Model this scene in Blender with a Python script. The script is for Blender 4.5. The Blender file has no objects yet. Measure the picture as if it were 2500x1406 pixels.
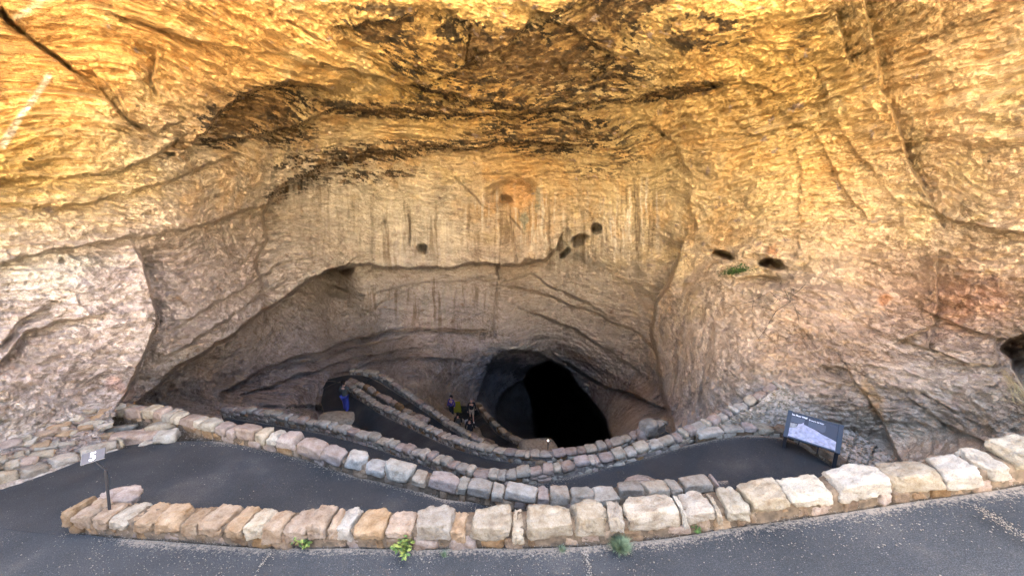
import bpy, bmesh, math, random
import numpy as np
from mathutils import Vector, Matrix

C = bpy.context.scene
COL = C.collection
random.seed(11)
RNG = np.random.default_rng(11)
R = math.radians

# ------------------------------------------------------------------ camera, sky, sun, exposure
F = 950.0
PITCH = R(13.0)
cam_d = bpy.data.cameras.new('camera'); cam = bpy.data.objects.new('camera', cam_d); COL.objects.link(cam)
cam_d.sensor_width = 36.0; cam_d.lens = 36.0 * F / 2500.0
cam_d.clip_start = 0.05; cam_d.clip_end = 1500
cam.location = (0, 0, 0); cam.rotation_euler = (R(90) - PITCH, 0, 0)
C.camera = cam

SUN_EL, SUN_AZ = R(50), R(20)
w = bpy.data.worlds.new('World'); C.world = w; w.use_nodes = True
wn = w.node_tree
bg = wn.nodes['Background']; sky = wn.nodes.new('ShaderNodeTexSky')
sky.sky_type = 'NISHITA'; sky.sun_disc = False; sky.sun_elevation = SUN_EL; sky.sun_rotation = SUN_AZ
wn.links.new(sky.outputs[0], bg.inputs[0]); bg.inputs[1].default_value = 0.095
sky.dust_density = 6.0; sky.ozone_density = 0.3; sky.air_density = 0.8
sd = bpy.data.lights.new('sun', 'SUN'); sd.energy = 5.0; sd.angle = R(0.5); sd.color = (1.0, 0.91, 0.78)
sun = bpy.data.objects.new('sun', sd); COL.objects.link(sun)
sv = Vector((math.sin(SUN_AZ) * math.cos(SUN_EL), math.cos(SUN_AZ) * math.cos(SUN_EL), math.sin(SUN_EL)))
sun.rotation_euler = sv.to_track_quat('Z', 'Y').to_euler()
vs = C.view_settings
vs.view_transform = 'Standard'; vs.look = 'None'; vs.gamma = 1.0; vs.use_curve_mapping = False
vs.exposure = 5.08
C.cycles.use_denoising = True
C.cycles.max_bounces = 10; C.cycles.diffuse_bounces = 8
C.cycles.sample_clamp_indirect = 6.0

# ------------------------------------------------------------------ helpers
SP, CP_ = math.sin(PITCH), math.cos(PITCH)
def PD(u, v, d):
    """point that lies d metres ahead, u / v being its bearing on a 2500 x 1406 survey sheet"""
    a = (u - 1250.0) / F; t = (v - 703.0) / F
    return np.array([a * d, (CP_ - t * SP) * d, -(SP + t * CP_) * d])
def PDv(u, v, d):
    a = (u - 1250.0) / F; t = (v - 703.0) / F
    return np.stack([a * d, (CP_ - t * SP) * d, -(SP + t * CP_) * d], -1)
def PZ(u, v, z):
    t = (v - 703.0) / F
    return PD(u, v, -z / (SP + t * CP_))

_perm = RNG.permutation(256).astype(np.int32); _perm = np.concatenate([_perm, _perm, _perm])
_g = RNG.normal(size=(256, 3)); _g /= np.linalg.norm(_g, axis=1)[:, None]; _g = _g.astype(np.float32)
def noise3(p):
    p = np.asarray(p, np.float32)
    i = np.floor(p).astype(np.int32); f = p - i
    fu = f * f * f * (f * (f * 6 - 15) + 10)
    i &= 255
    out = np.zeros(p.shape[:-1], np.float32)
    for dx in (0, 1):
        wx = fu[..., 0] if dx else 1 - fu[..., 0]
        for dy in (0, 1):
            wy = fu[..., 1] if dy else 1 - fu[..., 1]
            for dz in (0, 1):
                wz = fu[..., 2] if dz else 1 - fu[..., 2]
                h = _perm[_perm[_perm[i[..., 0] + dx] + i[..., 1] + dy] + i[..., 2] + dz]
                g = _g[h]
                out += wx * wy * wz * (g[..., 0] * (f[..., 0] - dx) + g[..., 1] * (f[..., 1] - dy) + g[..., 2] * (f[..., 2] - dz))
    return out * 1.6
def fbm(p, octv=4, gain=0.5):
    s = 0; a = 1.0; q = np.asarray(p, np.float32)
    for k in range(octv):
        s = s + a * noise3(q + 17.3 * k); q = q * 2.03; a *= gain
    return s
def ridged(p, octv=4, gain=0.5):
    s = 0; a = 1.0; q = np.asarray(p, np.float32)
    for k in range(octv):
        s = s + a * (1 - 2 * np.abs(noise3(q + 31.7 * k))); q = q * 2.07; a *= gain
    return s
def sstep(a, b, x):
    t = np.clip((x - a) / (b - a), 0, 1); return t * t * (3 - 2 * t)

def mesh_np(name, V, Fq, mats=(), smooth=False):
    V = np.asarray(V, np.float32); Fq = np.asarray(Fq, np.int32)
    m = bpy.data.meshes.new(name)
    m.vertices.add(len(V)); m.vertices.foreach_set('co', V.ravel())
    k = Fq.shape[1]
    m.loops.add(Fq.size); m.loops.foreach_set('vertex_index', Fq.ravel())
    m.polygons.add(len(Fq)); m.polygons.foreach_set('loop_start', np.arange(0, Fq.size, k, dtype=np.int32))
    m.update(calc_edges=True)
    if smooth: m.polygons.foreach_set('use_smooth', np.ones(len(Fq), bool))
    for t in mats: m.materials.append(t)
    return m
def link(name, mesh, parent=None, loc=None):
    o = bpy.data.objects.new(name, mesh); COL.objects.link(o)
    if parent is not None: o.parent = parent
    if loc is not None: o.location = tuple(loc)
    return o
def tag(o, label=None, cat=None, group=None, kind=None):
    if label: o['label'] = label
    if cat: o['category'] = cat
    if group: o['group'] = group
    if kind: o['kind'] = kind
    return o
def empty(name, loc, label=None, cat=None, group=None, kind=None, rz=0):
    o = bpy.data.objects.new(name, None); COL.objects.link(o); o.location = tuple(loc); o.rotation_euler = (0, 0, rz)
    o.empty_display_size = 0.1
    return tag(o, label, cat, group, kind)

# ------------------------------------------------------------------ materials
def newmat(name, rough=0.9):
    m = bpy.data.materials.new(name); m.use_nodes = True
    nt = m.node_tree; b = nt.nodes['Principled BSDF']; b.inputs['Roughness'].default_value = rough
    b.inputs['Specular IOR Level'].default_value = 0.25
    return m, nt, b
def N(nt, kind, **kw):
    n = nt.nodes.new(kind)
    for k, v in kw.items():
        if k in n.inputs: n.inputs[k].default_value = v
        else: setattr(n, k, v)
    return n
def ramp(nt, pts):
    r = nt.nodes.new('ShaderNodeValToRGB'); e = r.color_ramp.elements
    while len(e) < len(pts): e.new(0.5)
    for k, (p, c) in enumerate(pts):
        e[k].position = p; e[k].color = tuple(c) + (1,) if len(c) == 3 else c
    return r
def mixc(nt, fac, a, b, mode='MIX'):
    m = nt.nodes.new('ShaderNodeMix'); m.data_type = 'RGBA'; m.blend_type = mode
    for i, x in ((0, fac), (6, a), (7, b)):
        if hasattr(x, 'is_linked') or isinstance(x, bpy.types.NodeSocket): nt.links.new(x, m.inputs[i])
        elif x is not None: m.inputs[i].default_value = x if i == 0 else tuple(x) + (1,)
    return m.outputs[2]

def rock_material():
    m, nt, b = newmat('limestone_rock', 0.92)
    at = N(nt, 'ShaderNodeAttribute', attribute_name='rock')
    geo = N(nt, 'ShaderNodeNewGeometry')
    mp = N(nt, 'ShaderNodeMapping'); mp.inputs['Scale'].default_value = (1, 1, 2.2)
    nt.links.new(geo.outputs['Position'], mp.inputs[0])
    n1 = N(nt, 'ShaderNodeTexNoise', Scale=5.0, Detail=8.0, Roughness=0.7); nt.links.new(mp.outputs[0], n1.inputs['Vector'])
    r1 = ramp(nt, [(0.25, (0.75, 0.7, 0.64)), (0.5, (1, 1, 1)), (0.75, (1.15, 1.13, 1.1))]); nt.links.new(n1.outputs[0], r1.inputs[0])
    c = mixc(nt, 1.0, at.outputs['Color'], r1.outputs[0], 'MULTIPLY')
    n3 = N(nt, 'ShaderNodeTexNoise', Scale=38.0, Detail=3.0, Roughness=0.6); nt.links.new(geo.outputs['Position'], n3.inputs['Vector'])
    r3 = ramp(nt, [(0.3, (0.72, 0.7, 0.68)), (0.55, (1, 1, 1)), (0.72, (1.2, 1.2, 1.2))]); nt.links.new(n3.outputs[0], r3.inputs[0])
    c = mixc(nt, 1.0, c, r3.outputs[0], 'MULTIPLY')
    bd = N(nt, 'ShaderNodeAttribute', attribute_name='bed')
    def lines(vec, sc, det, dist, lo, hi):
        q = N(nt, 'ShaderNodeTexNoise', Scale=sc, Detail=det, Roughness=0.62, Distortion=dist); nt.links.new(vec, q.inputs['Vector'])
        s1 = N(nt, 'ShaderNodeMath', operation='SUBTRACT'); s1.inputs[1].default_value = 0.5; nt.links.new(q.outputs[0], s1.inputs[0])
        ab = N(nt, 'ShaderNodeMath', operation='ABSOLUTE'); nt.links.new(s1.outputs[0], ab.inputs[0])
        r = N(nt, 'ShaderNodeMapRange'); r.inputs['From Min'].default_value = lo; r.inputs['From Max'].default_value = hi; nt.links.new(ab.outputs[0], r.inputs['Value'])
        return r.outputs[0]
    l1 = lines(bd.outputs['Vector'], 2.6, 9.0, 0.15, 0.0, 0.03); l2 = lines(mp.outputs[0], 2.1, 8.0, 0.35, 0.0, 0.018); l3 = lines(mp.outputs[0], 5.0, 5.0, 0.2, 0.0, 0.04)
    pm = N(nt, 'ShaderNodeTexNoise', Scale=0.5, Detail=3.0); nt.links.new(geo.outputs['Position'], pm.inputs['Vector'])
    pr = ramp(nt, [(0.35, (0, 0, 0)), (0.6, (1, 1, 1))]); nt.links.new(pm.outputs[0], pr.inputs[0])
    mn = N(nt, 'ShaderNodeMath', operation='MINIMUM'); nt.links.new(l1, mn.inputs[0]); nt.links.new(l2, mn.inputs[1])
    lm = N(nt, 'ShaderNodeMath', operation='MULTIPLY'); nt.links.new(mn.outputs[0], lm.inputs[0])
    l3b = N(nt, 'ShaderNodeMapRange'); l3b.inputs['To Min'].default_value = 0.6; nt.links.new(l3, l3b.inputs['Value']); nt.links.new(l3b.outputs[0], lm.inputs[1])
    iv = N(nt, 'ShaderNodeMath', operation='SUBTRACT'); iv.inputs[0].default_value = 1.0; nt.links.new(lm.outputs[0], iv.inputs[1])
    fm = N(nt, 'ShaderNodeMath', operation='MULTIPLY_ADD'); fm.inputs[1].default_value = 0.6; fm.inputs[2].default_value = 0.25; nt.links.new(pr.outputs[0], fm.inputs[0])
    fc = N(nt, 'ShaderNodeMath', operation='MULTIPLY'); nt.links.new(iv.outputs[0], fc.inputs[0]); nt.links.new(fm.outputs[0], fc.inputs[1])
    dk = mixc(nt, 1.0, c, (0.42, 0.36, 0.3), 'MULTIPLY')
    c = mixc(nt, fc.outputs[0], c, dk)
    nt.links.new(c, b.inputs['Base Color'])
    n2 = N(nt, 'ShaderNodeTexNoise', Scale=7.0, Detail=10.0, Roughness=0.72); nt.links.new(mp.outputs[0], n2.inputs['Vector'])
    hh = N(nt, 'ShaderNodeMath', operation='MULTIPLY_ADD'); hh.inputs[1].default_value = 0.5; nt.links.new(lm.outputs[0], hh.inputs[0]); nt.links.new(n2.outputs[0], hh.inputs[2])
    bp = N(nt, 'ShaderNodeBump', Strength=0.85, Distance=0.09); nt.links.new(hh.outputs[0], bp.inputs['Height'])
    nt.links.new(bp.outputs[0], b.inputs['Normal'])
    return m

def stone_material(name, c1, c2, c3, sc=7.0):
    m, nt, b = newmat(name, 0.9)
    tc = N(nt, 'ShaderNodeNewGeometry'); oi = N(nt, 'ShaderNodeObjectInfo')
    n1 = N(nt, 'ShaderNodeTexNoise', Scale=sc, Detail=9.0, Roughness=0.65); nt.links.new(tc.outputs['Position'], n1.inputs['Vector'])
    r1 = ramp(nt, [(0.3, c1), (0.5, c2), (0.7, c3)]); nt.links.new(n1.outputs[0], r1.inputs[0])
    hv = N(nt, 'ShaderNodeHueSaturation')
    mr = N(nt, 'ShaderNodeMapRange'); mr.inputs['To Min'].default_value = 0.8; mr.inputs['To Max'].default_value = 1.12
    nt.links.new(oi.outputs['Random'], mr.inputs['Value']); nt.links.new(mr.outputs[0], hv.inputs['Value'])
    ma = N(nt, 'ShaderNodeMath', operation='MULTIPLY'); ma.inputs[1].default_value = 7.13
    nt.links.new(oi.outputs['Random'], ma.inputs[0])
    fr = N(nt, 'ShaderNodeMath', operation='FRACT'); nt.links.new(ma.outputs[0], fr.inputs[0])
    ms = N(nt, 'ShaderNodeMapRange'); ms.inputs['To Min'].default_value = 0.8; ms.inputs['To Max'].default_value = 1.15
    nt.links.new(fr.outputs[0], ms.inputs['Value']); nt.links.new(ms.outputs[0], hv.inputs['Saturation'])
    nt.links.new(r1.outputs[0], hv.inputs['Color'])
    n3 = N(nt, 'ShaderNodeTexNoise', Scale=70.0, Detail=3.0, Roughness=0.7); nt.links.new(tc.outputs['Position'], n3.inputs['Vector'])
    r3 = ramp(nt, [(0.3, (0.7, 0.67, 0.62)), (0.5, (1, 1, 1)), (0.75, (1.08, 1.08, 1.08))]); nt.links.new(n3.outputs[0], r3.inputs[0])
    c = mixc(nt, 1.0, hv.outputs[0], r3.outputs[0], 'MULTIPLY')
    nt.links.new(c, b.inputs['Base Color'])
    n2 = N(nt, 'ShaderNodeTexNoise', Scale=16.0, Detail=10.0, Roughness=0.75); nt.links.new(tc.outputs['Position'], n2.inputs['Vector'])
    bp = N(nt, 'ShaderNodeBump', Strength=1.0, Distance=0.045); nt.links.new(n2.outputs[0], bp.inputs['Height'])
    nt.links.new(bp.outputs[0], b.inputs['Normal'])
    return m

def asphalt_material():
    m, nt, b = newmat('asphalt', 0.85)
    g = N(nt, 'ShaderNodeNewGeometry')
    n1 = N(nt, 'ShaderNodeTexNoise', Scale=0.9, Detail=5.0, Roughness=0.6); nt.links.new(g.outputs['Position'], n1.inputs['Vector'])
    r1 = ramp(nt, [(0.3, (0.017, 0.019, 0.020)), (0.55, (0.028, 0.030, 0.031)), (0.75, (0.058, 0.055, 0.049))]); nt.links.new(n1.outputs[0], r1.inputs[0])
    n2 = N(nt, 'ShaderNodeTexNoise', Scale=110.0, Detail=2.0, Roughness=0.6); nt.links.new(g.outputs['Position'], n2.inputs['Vector'])
    r2 = ramp(nt, [(0.35, (0.55, 0.55, 0.55)), (0.55, (1, 1, 1)), (0.68, (2.0, 1.95, 1.9))]); nt.links.new(n2.outputs[0], r2.inputs[0])
    c = mixc(nt, 1.0, r1.outputs[0], r2.outputs[0], 'MULTIPLY')
    v = N(nt, 'ShaderNodeTexVoronoi', Scale=26.0); nt.links.new(g.outputs['Position'], v.inputs['Vector'])
    r4 = ramp(nt, [(0.0, (1, 1, 1)), (0.1, (1, 1, 1)), (0.16, (0, 0, 0))]); nt.links.new(v.outputs['Distance'], r4.inputs[0])
    n5 = N(nt, 'ShaderNodeTexNoise', Scale=2.2, Detail=4.0, Roughness=0.7); nt.links.new(g.outputs['Position'], n5.inputs['Vector'])
    r5 = ramp(nt, [(0.5, (0, 0, 0)), (0.62, (0.8, 0.8, 0.8))]); nt.links.new(n5.outputs[0], r5.inputs[0])
    mul = N(nt, 'ShaderNodeMath', operation='MULTIPLY'); nt.links.new(r4.outputs[0], mul.inputs[0]); nt.links.new(r5.outputs[0], mul.inputs[1])
    c = mixc(nt, mul.outputs[0], c, (0.24, 0.21, 0.17))
    at = N(nt, 'ShaderNodeAttribute', attribute_name='grit')
    n6 = N(nt, 'ShaderNodeTexNoise', Scale=34.0, Detail=5.0, Roughness=0.7); nt.links.new(g.outputs['Position'], n6.inputs['Vector'])
    ad = N(nt, 'ShaderNodeMath', operation='ADD'); nt.links.new(n6.outputs[0], ad.inputs[0]); nt.links.new(at.outputs['Fac'], ad.inputs[1])
    r6 = ramp(nt, [(0.82, (0, 0, 0)), (1.0, (1, 1, 1))]); nt.links.new(ad.outputs[0], r6.inputs[0])
    c = mixc(nt, r6.outputs[0], c, (0.19, 0.155, 0.115))
    nt.links.new(c, b.inputs['Base Color'])
    bp = N(nt, 'ShaderNodeBump', Strength=0.5, Distance=0.01); nt.links.new(n2.outputs[0], bp.inputs['Height'])
    nt.links.new(bp.outputs[0], b.inputs['Normal'])
    return m

def plain(name, col, rough=0.7, var=0.0, sc=30.0):
    m, nt, b = newmat(name, rough)
    if var > 0:
        g = N(nt, 'ShaderNodeNewGeometry'); n = N(nt, 'ShaderNodeTexNoise', Scale=sc, Detail=4.0); nt.links.new(g.outputs['Position'], n.inputs['Vector'])
        r = ramp(nt, [(0.3, tuple(x * (1 - var) for x in col)), (0.7, tuple(min(1, x * (1 + var)) for x in col))]); nt.links.new(n.outputs[0], r.inputs[0])
        nt.links.new(r.outputs[0], b.inputs['Base Color'])
    else: b.inputs['Base Color'].default_value = tuple(col) + (1,)
    return m

M_ROCK = rock_material()
M_TAN = stone_material('tan_stone', (0.143, 0.086, 0.042), (0.234, 0.168, 0.106), (0.285, 0.225, 0.157))
M_CREAM = stone_material('cream_stone', (0.156, 0.115, 0.074), (0.262, 0.225, 0.166), (0.331, 0.299, 0.239))
M_WHITE = stone_material('white_stone', (0.175, 0.147, 0.106), (0.276, 0.250, 0.198), (0.340, 0.322, 0.267))
M_PINK = stone_material('pink_grey_stone', (0.159, 0.112, 0.079), (0.245, 0.192, 0.153), (0.311, 0.265, 0.219))
M_GREY = stone_material('grey_stone', (.18, .15, .105), (.285, .25, .19), (.37, .335, .265))
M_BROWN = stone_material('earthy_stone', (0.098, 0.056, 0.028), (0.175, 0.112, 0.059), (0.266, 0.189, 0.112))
M_MORTAR = plain('mortar', (0.1, 0.075, 0.05), 0.95, 0.45, 16)
M_MORTARD = plain('dark_mortar', (0.13, 0.11, 0.09), 0.95, 0.4, 16)
M_ASPH = asphalt_material()
M_GRAVEL = stone_material('pale_gravel', (0.187, 0.151, 0.108), (0.288, 0.245, 0.187), (0.374, 0.338, 0.281), 60)
M_GROUND = plain('pale_ground', (0.5, 0.44, 0.35), 0.95, 0.3, 0.7)
M_BLACK = plain('black_metal', (0.02, 0.02, 0.022), 0.5)
M_LEAF = plain('green_leaf', (0.04, 0.075, 0.016), 0.6, 0.5, 25)
M_LEAFY = plain('yellow_green_leaf', (0.12, 0.15, 0.03), 0.6, 0.5, 25)
M_SAGE = plain('grey_green_leaf', (0.12, 0.16, 0.09), 0.7, 0.4, 40)
M_DGREEN = plain('dark_green_leaf', (0.045, 0.085, 0.02), 0.6, 0.5, 12)
M_TWIG = plain('dry_twig', (0.13, 0.1, 0.07), 0.9, 0.4, 10)
M_STRAW = plain('dry_straw', (0.42, 0.36, 0.2), 0.9, 0.3, 10)

# ------------------------------------------------------------------ cave shell (one sheet of rock: walls, roof, slope, tunnel)
DEPTH = [  # bearing, bearing, metres ahead
 (0,0,9.5),(300,0,10),(700,0,11.5),(1250,0,12.5),(1700,0,12),(2100,0,11),(2500,0,8.5),
 (0,150,9.5),(400,150,11.5),(800,150,14.5),(1250,150,16.5),(1650,150,16),(2050,120,12.5),(2300,150,10.5),(2500,150,9),
 (0,300,9.3),(300,300,11),(550,280,15),(800,270,20),(1250,270,22),(1600,250,21),(1850,250,16.5),(2150,300,12.5),(2500,300,9),
 (0,430,9.2),(300,430,11.5),(550,420,16),(720,400,22),(1000,380,27),(1300,400,28.5),(1560,380,25.5),(1750,400,18.5),(2000,420,14.5),(2300,430,11.2),(2500,430,9),
 (0,560,9),(250,560,11),(450,560,13.8),(640,540,22),(800,520,29),(1100,520,32.5),(1400,530,31),(1620,530,23.5),(1800,540,17.5),(2050,560,13.5),(2300,560,11),(2500,560,9),
 (0,700,8.8),(200,700,9.8),(450,700,13.6),(620,680,20),(800,600,27.5),(1000,610,32),(1250,620,33.5),(1450,640,29.5),(1630,650,21.5),(1800,650,16),(2000,680,13),(2300,700,10.5),(2500,700,8.8),
 (900,750,32),(1100,750,34),(1250,780,35),(1450,780,30.5),(1570,780,25),(1680,800,16.5),(1800,800,13.8),(2000,820,11.6),(2250,850,9.8),(2500,830,8.6),
 (700,850,22.5),(900,850,31),(1100,870,33),(1250,850,36),(1500,880,29),(1580,930,23.5),(1680,950,14),(1760,980,11.8),(1900,900,11),(2050,950,9.8),(2300,950,8.6),(2490,950,7.6),
 (100,850,8.6),(270,850,10),(430,840,12.4),(520,950,16),(640,960,18.5),(760,930,22),
 (0,1000,7.6),(150,1000,8.3),(240,960,9.6),(400,900,12.2),(340,965,10.9),(540,815,15.2),(380,985,12.4),
 (0,1190,6.35),(0,1100,7.1),(150,1130,7.15),(150,1060,7.9),(300,1070,8.2),(300,1010,9.4),
 (1990,1095,9.9),(1900,1000,10.3),(1840,1040,10.5),(2120,1130,9.2),(2000,1030,10.0),(2300,1060,8.5),(2490,1010,7.2),
 (800,1020,22),(900,1040,20),(1000,1080,17),(1100,1100,15.5),(1000,960,25),(1100,1000,30),(1180,1030,32),(1300,1090,31),(1450,1090,27),(1560,1040,16),(1630,1050,13.8),
 (700,1035,15),(900,1100,12.5),(1250,1160,11),(1500,1130,11.5),(1700,1100,10.4),
 (560,1060,12),(500,1120,9.0),(900,1180,8.6),(1250,1200,9.4),(1700,1150,9.8),(1950,1110,10.4),
 (0,1300,5.9),(300,1250,7),(1250,1300,6.6),(2000,1250,7.6),(2500,1200,5.4),(1250,1550,5.2),(0,1550,4.8),(2500,1550,4.6),
 (-600,700,6.2),(-1500,700,4.1),(-600,1300,4.6),(-600,0,6.2),(-1500,0,4.2),(-1500,1300,3.4),
 (3200,700,5.8),(4200,700,4.0),(3200,1300,4.4),(3200,0,5.6),(4200,0,4.1),(4200,1300,3.2),
 (1250,-300,9.6),(1250,-900,6.2),(0,-300,7.8),(0,-900,5.4),(2500,-300,7.0),(2500,-900,5.2),(-600,-500,5.6),(3200,-500,5.2),(-1500,-900,3.6),(4200,-900,3.6)]
# rock hue over the shell: bearing, bearing, base colour there, lightened where too little light reaches
OR, OY, TN, BW, GB, LR, BL = (.63,.375,.125), (.6,.40,.14), (.56,.44,.27), (.6,.53,.41), (.55,.505,.475), (.55,.47,.405), (.5,.47,.46)
HUE = [(0,0,OR),(300,0,OR),(700,0,OR),(1100,0,(.56,.38,.13)),(1600,0,(.56,.39,.14)),(2000,0,OY),(2400,0,(.69,.485,.24)),(2500,200,(.74,.55,.3)),
 (0,200,OR),(300,200,OR),(600,150,OR),(900,150,OY),(1300,150,(.44,.29,.1)),(1700,200,OY),(2000,250,OY),(2300,250,(.69,.485,.24)),
 (100,380,OY),(400,350,TN),(700,300,(.46,.32,.14)),(1000,300,OY),(1400,300,(.46,.32,.13)),(1750,350,(.52,.36,.15)),(1950,400,(.66,.46,.19)),(2200,420,(.64,.46,.24)),(2450,430,(.72,.53,.3)),
 (100,500,(.56,.41,.2)),(300,500,TN),(550,480,(.52,.41,.27)),(800,480,BW),(1100,480,(.58,.49,.34)),(1250,470,(.54,.36,.17)),(1500,480,(.6,.46,.24)),(1750,550,(.6,.46,.25)),(2100,580,(.6,.44,.25)),(2400,600,(.64,.49,.31)),
 (50,640,(.55,.49,.4)),(300,620,LR),(550,620,(.56,.47,.385)),(850,600,BW),(1100,600,(.59,.52,.41)),(1400,620,(.57,.49,.37)),(1700,680,(.54,.42,.28)),(2000,700,(.5,.39,.28)),(2350,720,(.48,.31,.19)),
 (100,800,LR),(300,850,LR),(200,950,(.52,.44,.37)),(500,750,(.55,.47,.405)),(450,870,(.56,.49,.41)),(700,850,GB),(550,940,(.48,.4,.34)),(900,850,(.56,.49,.43)),(1050,740,(.6,.54,.51)),(1100,880,(.57,.5,.45)),
 (1300,760,(.56,.48,.39)),(1500,800,(.54,.45,.35)),(1580,1000,(.46,.38,.3)),(1500,980,(.5,.43,.35)),(1250,950,(.42,.43,.45)),(1400,1000,(.4,.37,.34)),
 (1750,850,(.54,.43,.31)),(2000,900,(.47,.35,.24)),(2300,900,(.5,.43,.34)),(2200,1020,(.52,.43,.32)),(1900,1020,(.46,.41,.34)),(2450,1000,(.42,.36,.27)),
 (100,1100,(.47,.42,.35)),(300,1050,(.45,.4,.34)),(900,1050,(.4,.35,.3)),(1050,990,(.36,.31,.23)),(1250,1200,(.3,.27,.24)),(300,1300,(.35,.3,.25)),(2200,1300,(.35,.3,.25)),
 (-800,300,OY),(-800,900,LR),(3300,300,(.56,.4,.2)),(3300,900,(.4,.32,.24)),(1250,-600,OR)]

def ang(u, v):
    return np.stack([np.arctan((np.asarray(u, float) - 1250) / F), np.arctan((np.asarray(v, float) - 703) / F)], -1)
def rbf(pts, vals, q, lam=1e-4):
    P = ang([p[0] for p in pts], [p[1] for p in pts]); n = len(P)
    def k(r2): return 0.5 * r2 * np.log(r2 + 1e-12)
    A = k(((P[:, None] - P[None]) ** 2).sum(-1)) + lam * np.eye(n)
    B = np.concatenate([np.ones((n, 1)), P], 1)
    S = np.block([[A, B], [B.T, np.zeros((3, 3))]])
    V = np.asarray(vals, float); V = V[:, None] if V.ndim == 1 else V
    wgt = np.linalg.solve(S, np.concatenate([V, np.zeros((3, V.shape[1]))]))
    out = np.zeros((len(q), V.shape[1]))
    for s in range(0, len(q), 20000):
        qq = q[s:s + 20000]
        out[s:s + 20000] = k(((qq[:, None] - P[None]) ** 2).sum(-1)) @ wgt[:n] + np.concatenate([np.ones((len(qq), 1)), qq], 1) @ wgt[n:]
    return out
def axis_lines(lo, hi, a, b, step, grow=1.16):
    mid = list(np.arange(a, b + step, step)); s = step; x = b + step; up = []
    while x < hi: s *= grow; x += s; up.append(x)
    s = step; x = a; dn = []
    while x > lo: s *= grow; x -= s; dn.append(x)
    return np.array(dn[::-1] + mid + up)
US = axis_lines(-1500, 4000, -40, 2540, 2.1)
VS = np.array([v for v in axis_lines(-900, 1500, -40, 1240, 2.1)])
UU, VV = np.meshgrid(US, VS)

def coarse(pts, vals):
    cu = np.linspace(US[0], US[-1], 230); cv = np.linspace(VS[0], VS[-1], 130)
    gu, gv = np.meshgrid(cu, cv)
    o = rbf(pts, vals, ang(gu.ravel(), gv.ravel())).reshape(len(cv), len(cu), -1)
    fx = np.interp(US, cu, np.arange(len(cu))); fy = np.interp(VS, cv, np.arange(len(cv)))
    ix = np.clip(fx.astype(int), 0, len(cu) - 2); iy = np.clip(fy.astype(int), 0, len(cv) - 2)
    tx = (fx - ix)[None, :, None]; ty = (fy - iy)[:, None, None]
    return (o[iy][:, ix] * (1 - tx) * (1 - ty) + o[iy][:, ix + 1] * tx * (1 - ty) + o[iy + 1][:, ix] * (1 - tx) * ty + o[iy + 1][:, ix + 1] * tx * ty)

def sd_line(poly, pad, wob=0):
    """signed distance to an open line (positive on the right-hand side of travel, y down: below a line drawn left to right), and overshoot past its ends"""
    P = np.array(poly, float); lo = P.min(0) - pad; hi = P.max(0) + pad
    iu = np.where((US >= lo[0]) & (US <= hi[0]))[0]; iv = np.where((VS >= lo[1]) & (VS <= hi[1]))[0]
    if len(iu) == 0 or len(iv) == 0: return None
    sl = (slice(iv[0], iv[-1] + 1), slice(iu[0], iu[-1] + 1))
    u = UU[sl] + WOB1[sl] * wob; v = VV[sl] + WOB2[sl] * wob
    best = np.full(u.shape, 1e9); sg = np.zeros(u.shape); ov = np.zeros(u.shape)
    for k in range(len(P) - 1):
        a, b = P[k], P[k + 1]; d = b - a; L = np.hypot(*d)
        t = ((u - a[0]) * d[0] + (v - a[1]) * d[1]) / (L * L); tc = np.clip(t, 0, 1)
        dist = np.hypot(u - a[0] - tc * d[0], v - a[1] - tc * d[1])
        m = dist < best - 1e-6
        best = np.where(m, dist, best)
        cr = d[0] * (v - a[1]) - d[1] * (u - a[0])
        sg = np.where(m, np.sign(cr), sg)
        o = np.zeros_like(t)
        if k == 0: o = np.where(t < 0, -t * L, o)
        if k == len(P) - 2: o = np.where(t > 1, (t - 1) * L, o)
        ov = np.where(m, o, ov)
    return sl, best * sg, ov
def sd_poly(poly, pad, wob=0):
    """distance inside a closed outline is positive"""
    r = sd_line(list(poly) + [poly[0]], pad, wob)
    if r is None: return None
    sl, s, _ = r; s = np.abs(s)
    u = UU[sl] + WOB1[sl] * wob; v = VV[sl] + WOB2[sl] * wob; ins = np.zeros(u.shape, bool)
    n = len(poly)
    for k in range(n):
        (x1, y1), (x2, y2) = poly[k], poly[(k + 1) % n]
        if y1 == y2: continue
        c = ((y1 > v) != (y2 > v)) & (u < (x2 - x1) * (v - y1) / (y2 - y1) + x1)
        ins ^= c
    return sl, np.where(ins, s, -s)

q0 = np.stack([UU * 0.012, VV * 0.012, UU * 0], -1)
WOB1 = fbm(q0, 4, 0.55); WOB2 = fbm(q0 + 51.0, 4, 0.55)
LOGD = coarse(DEPTH, [math.log(p[2]) for p in DEPTH])[..., 0]
HUEF = coarse([h[:2] for h in HUE], [h[2] for h in HUE])
D = np.exp(LOGD)

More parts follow.
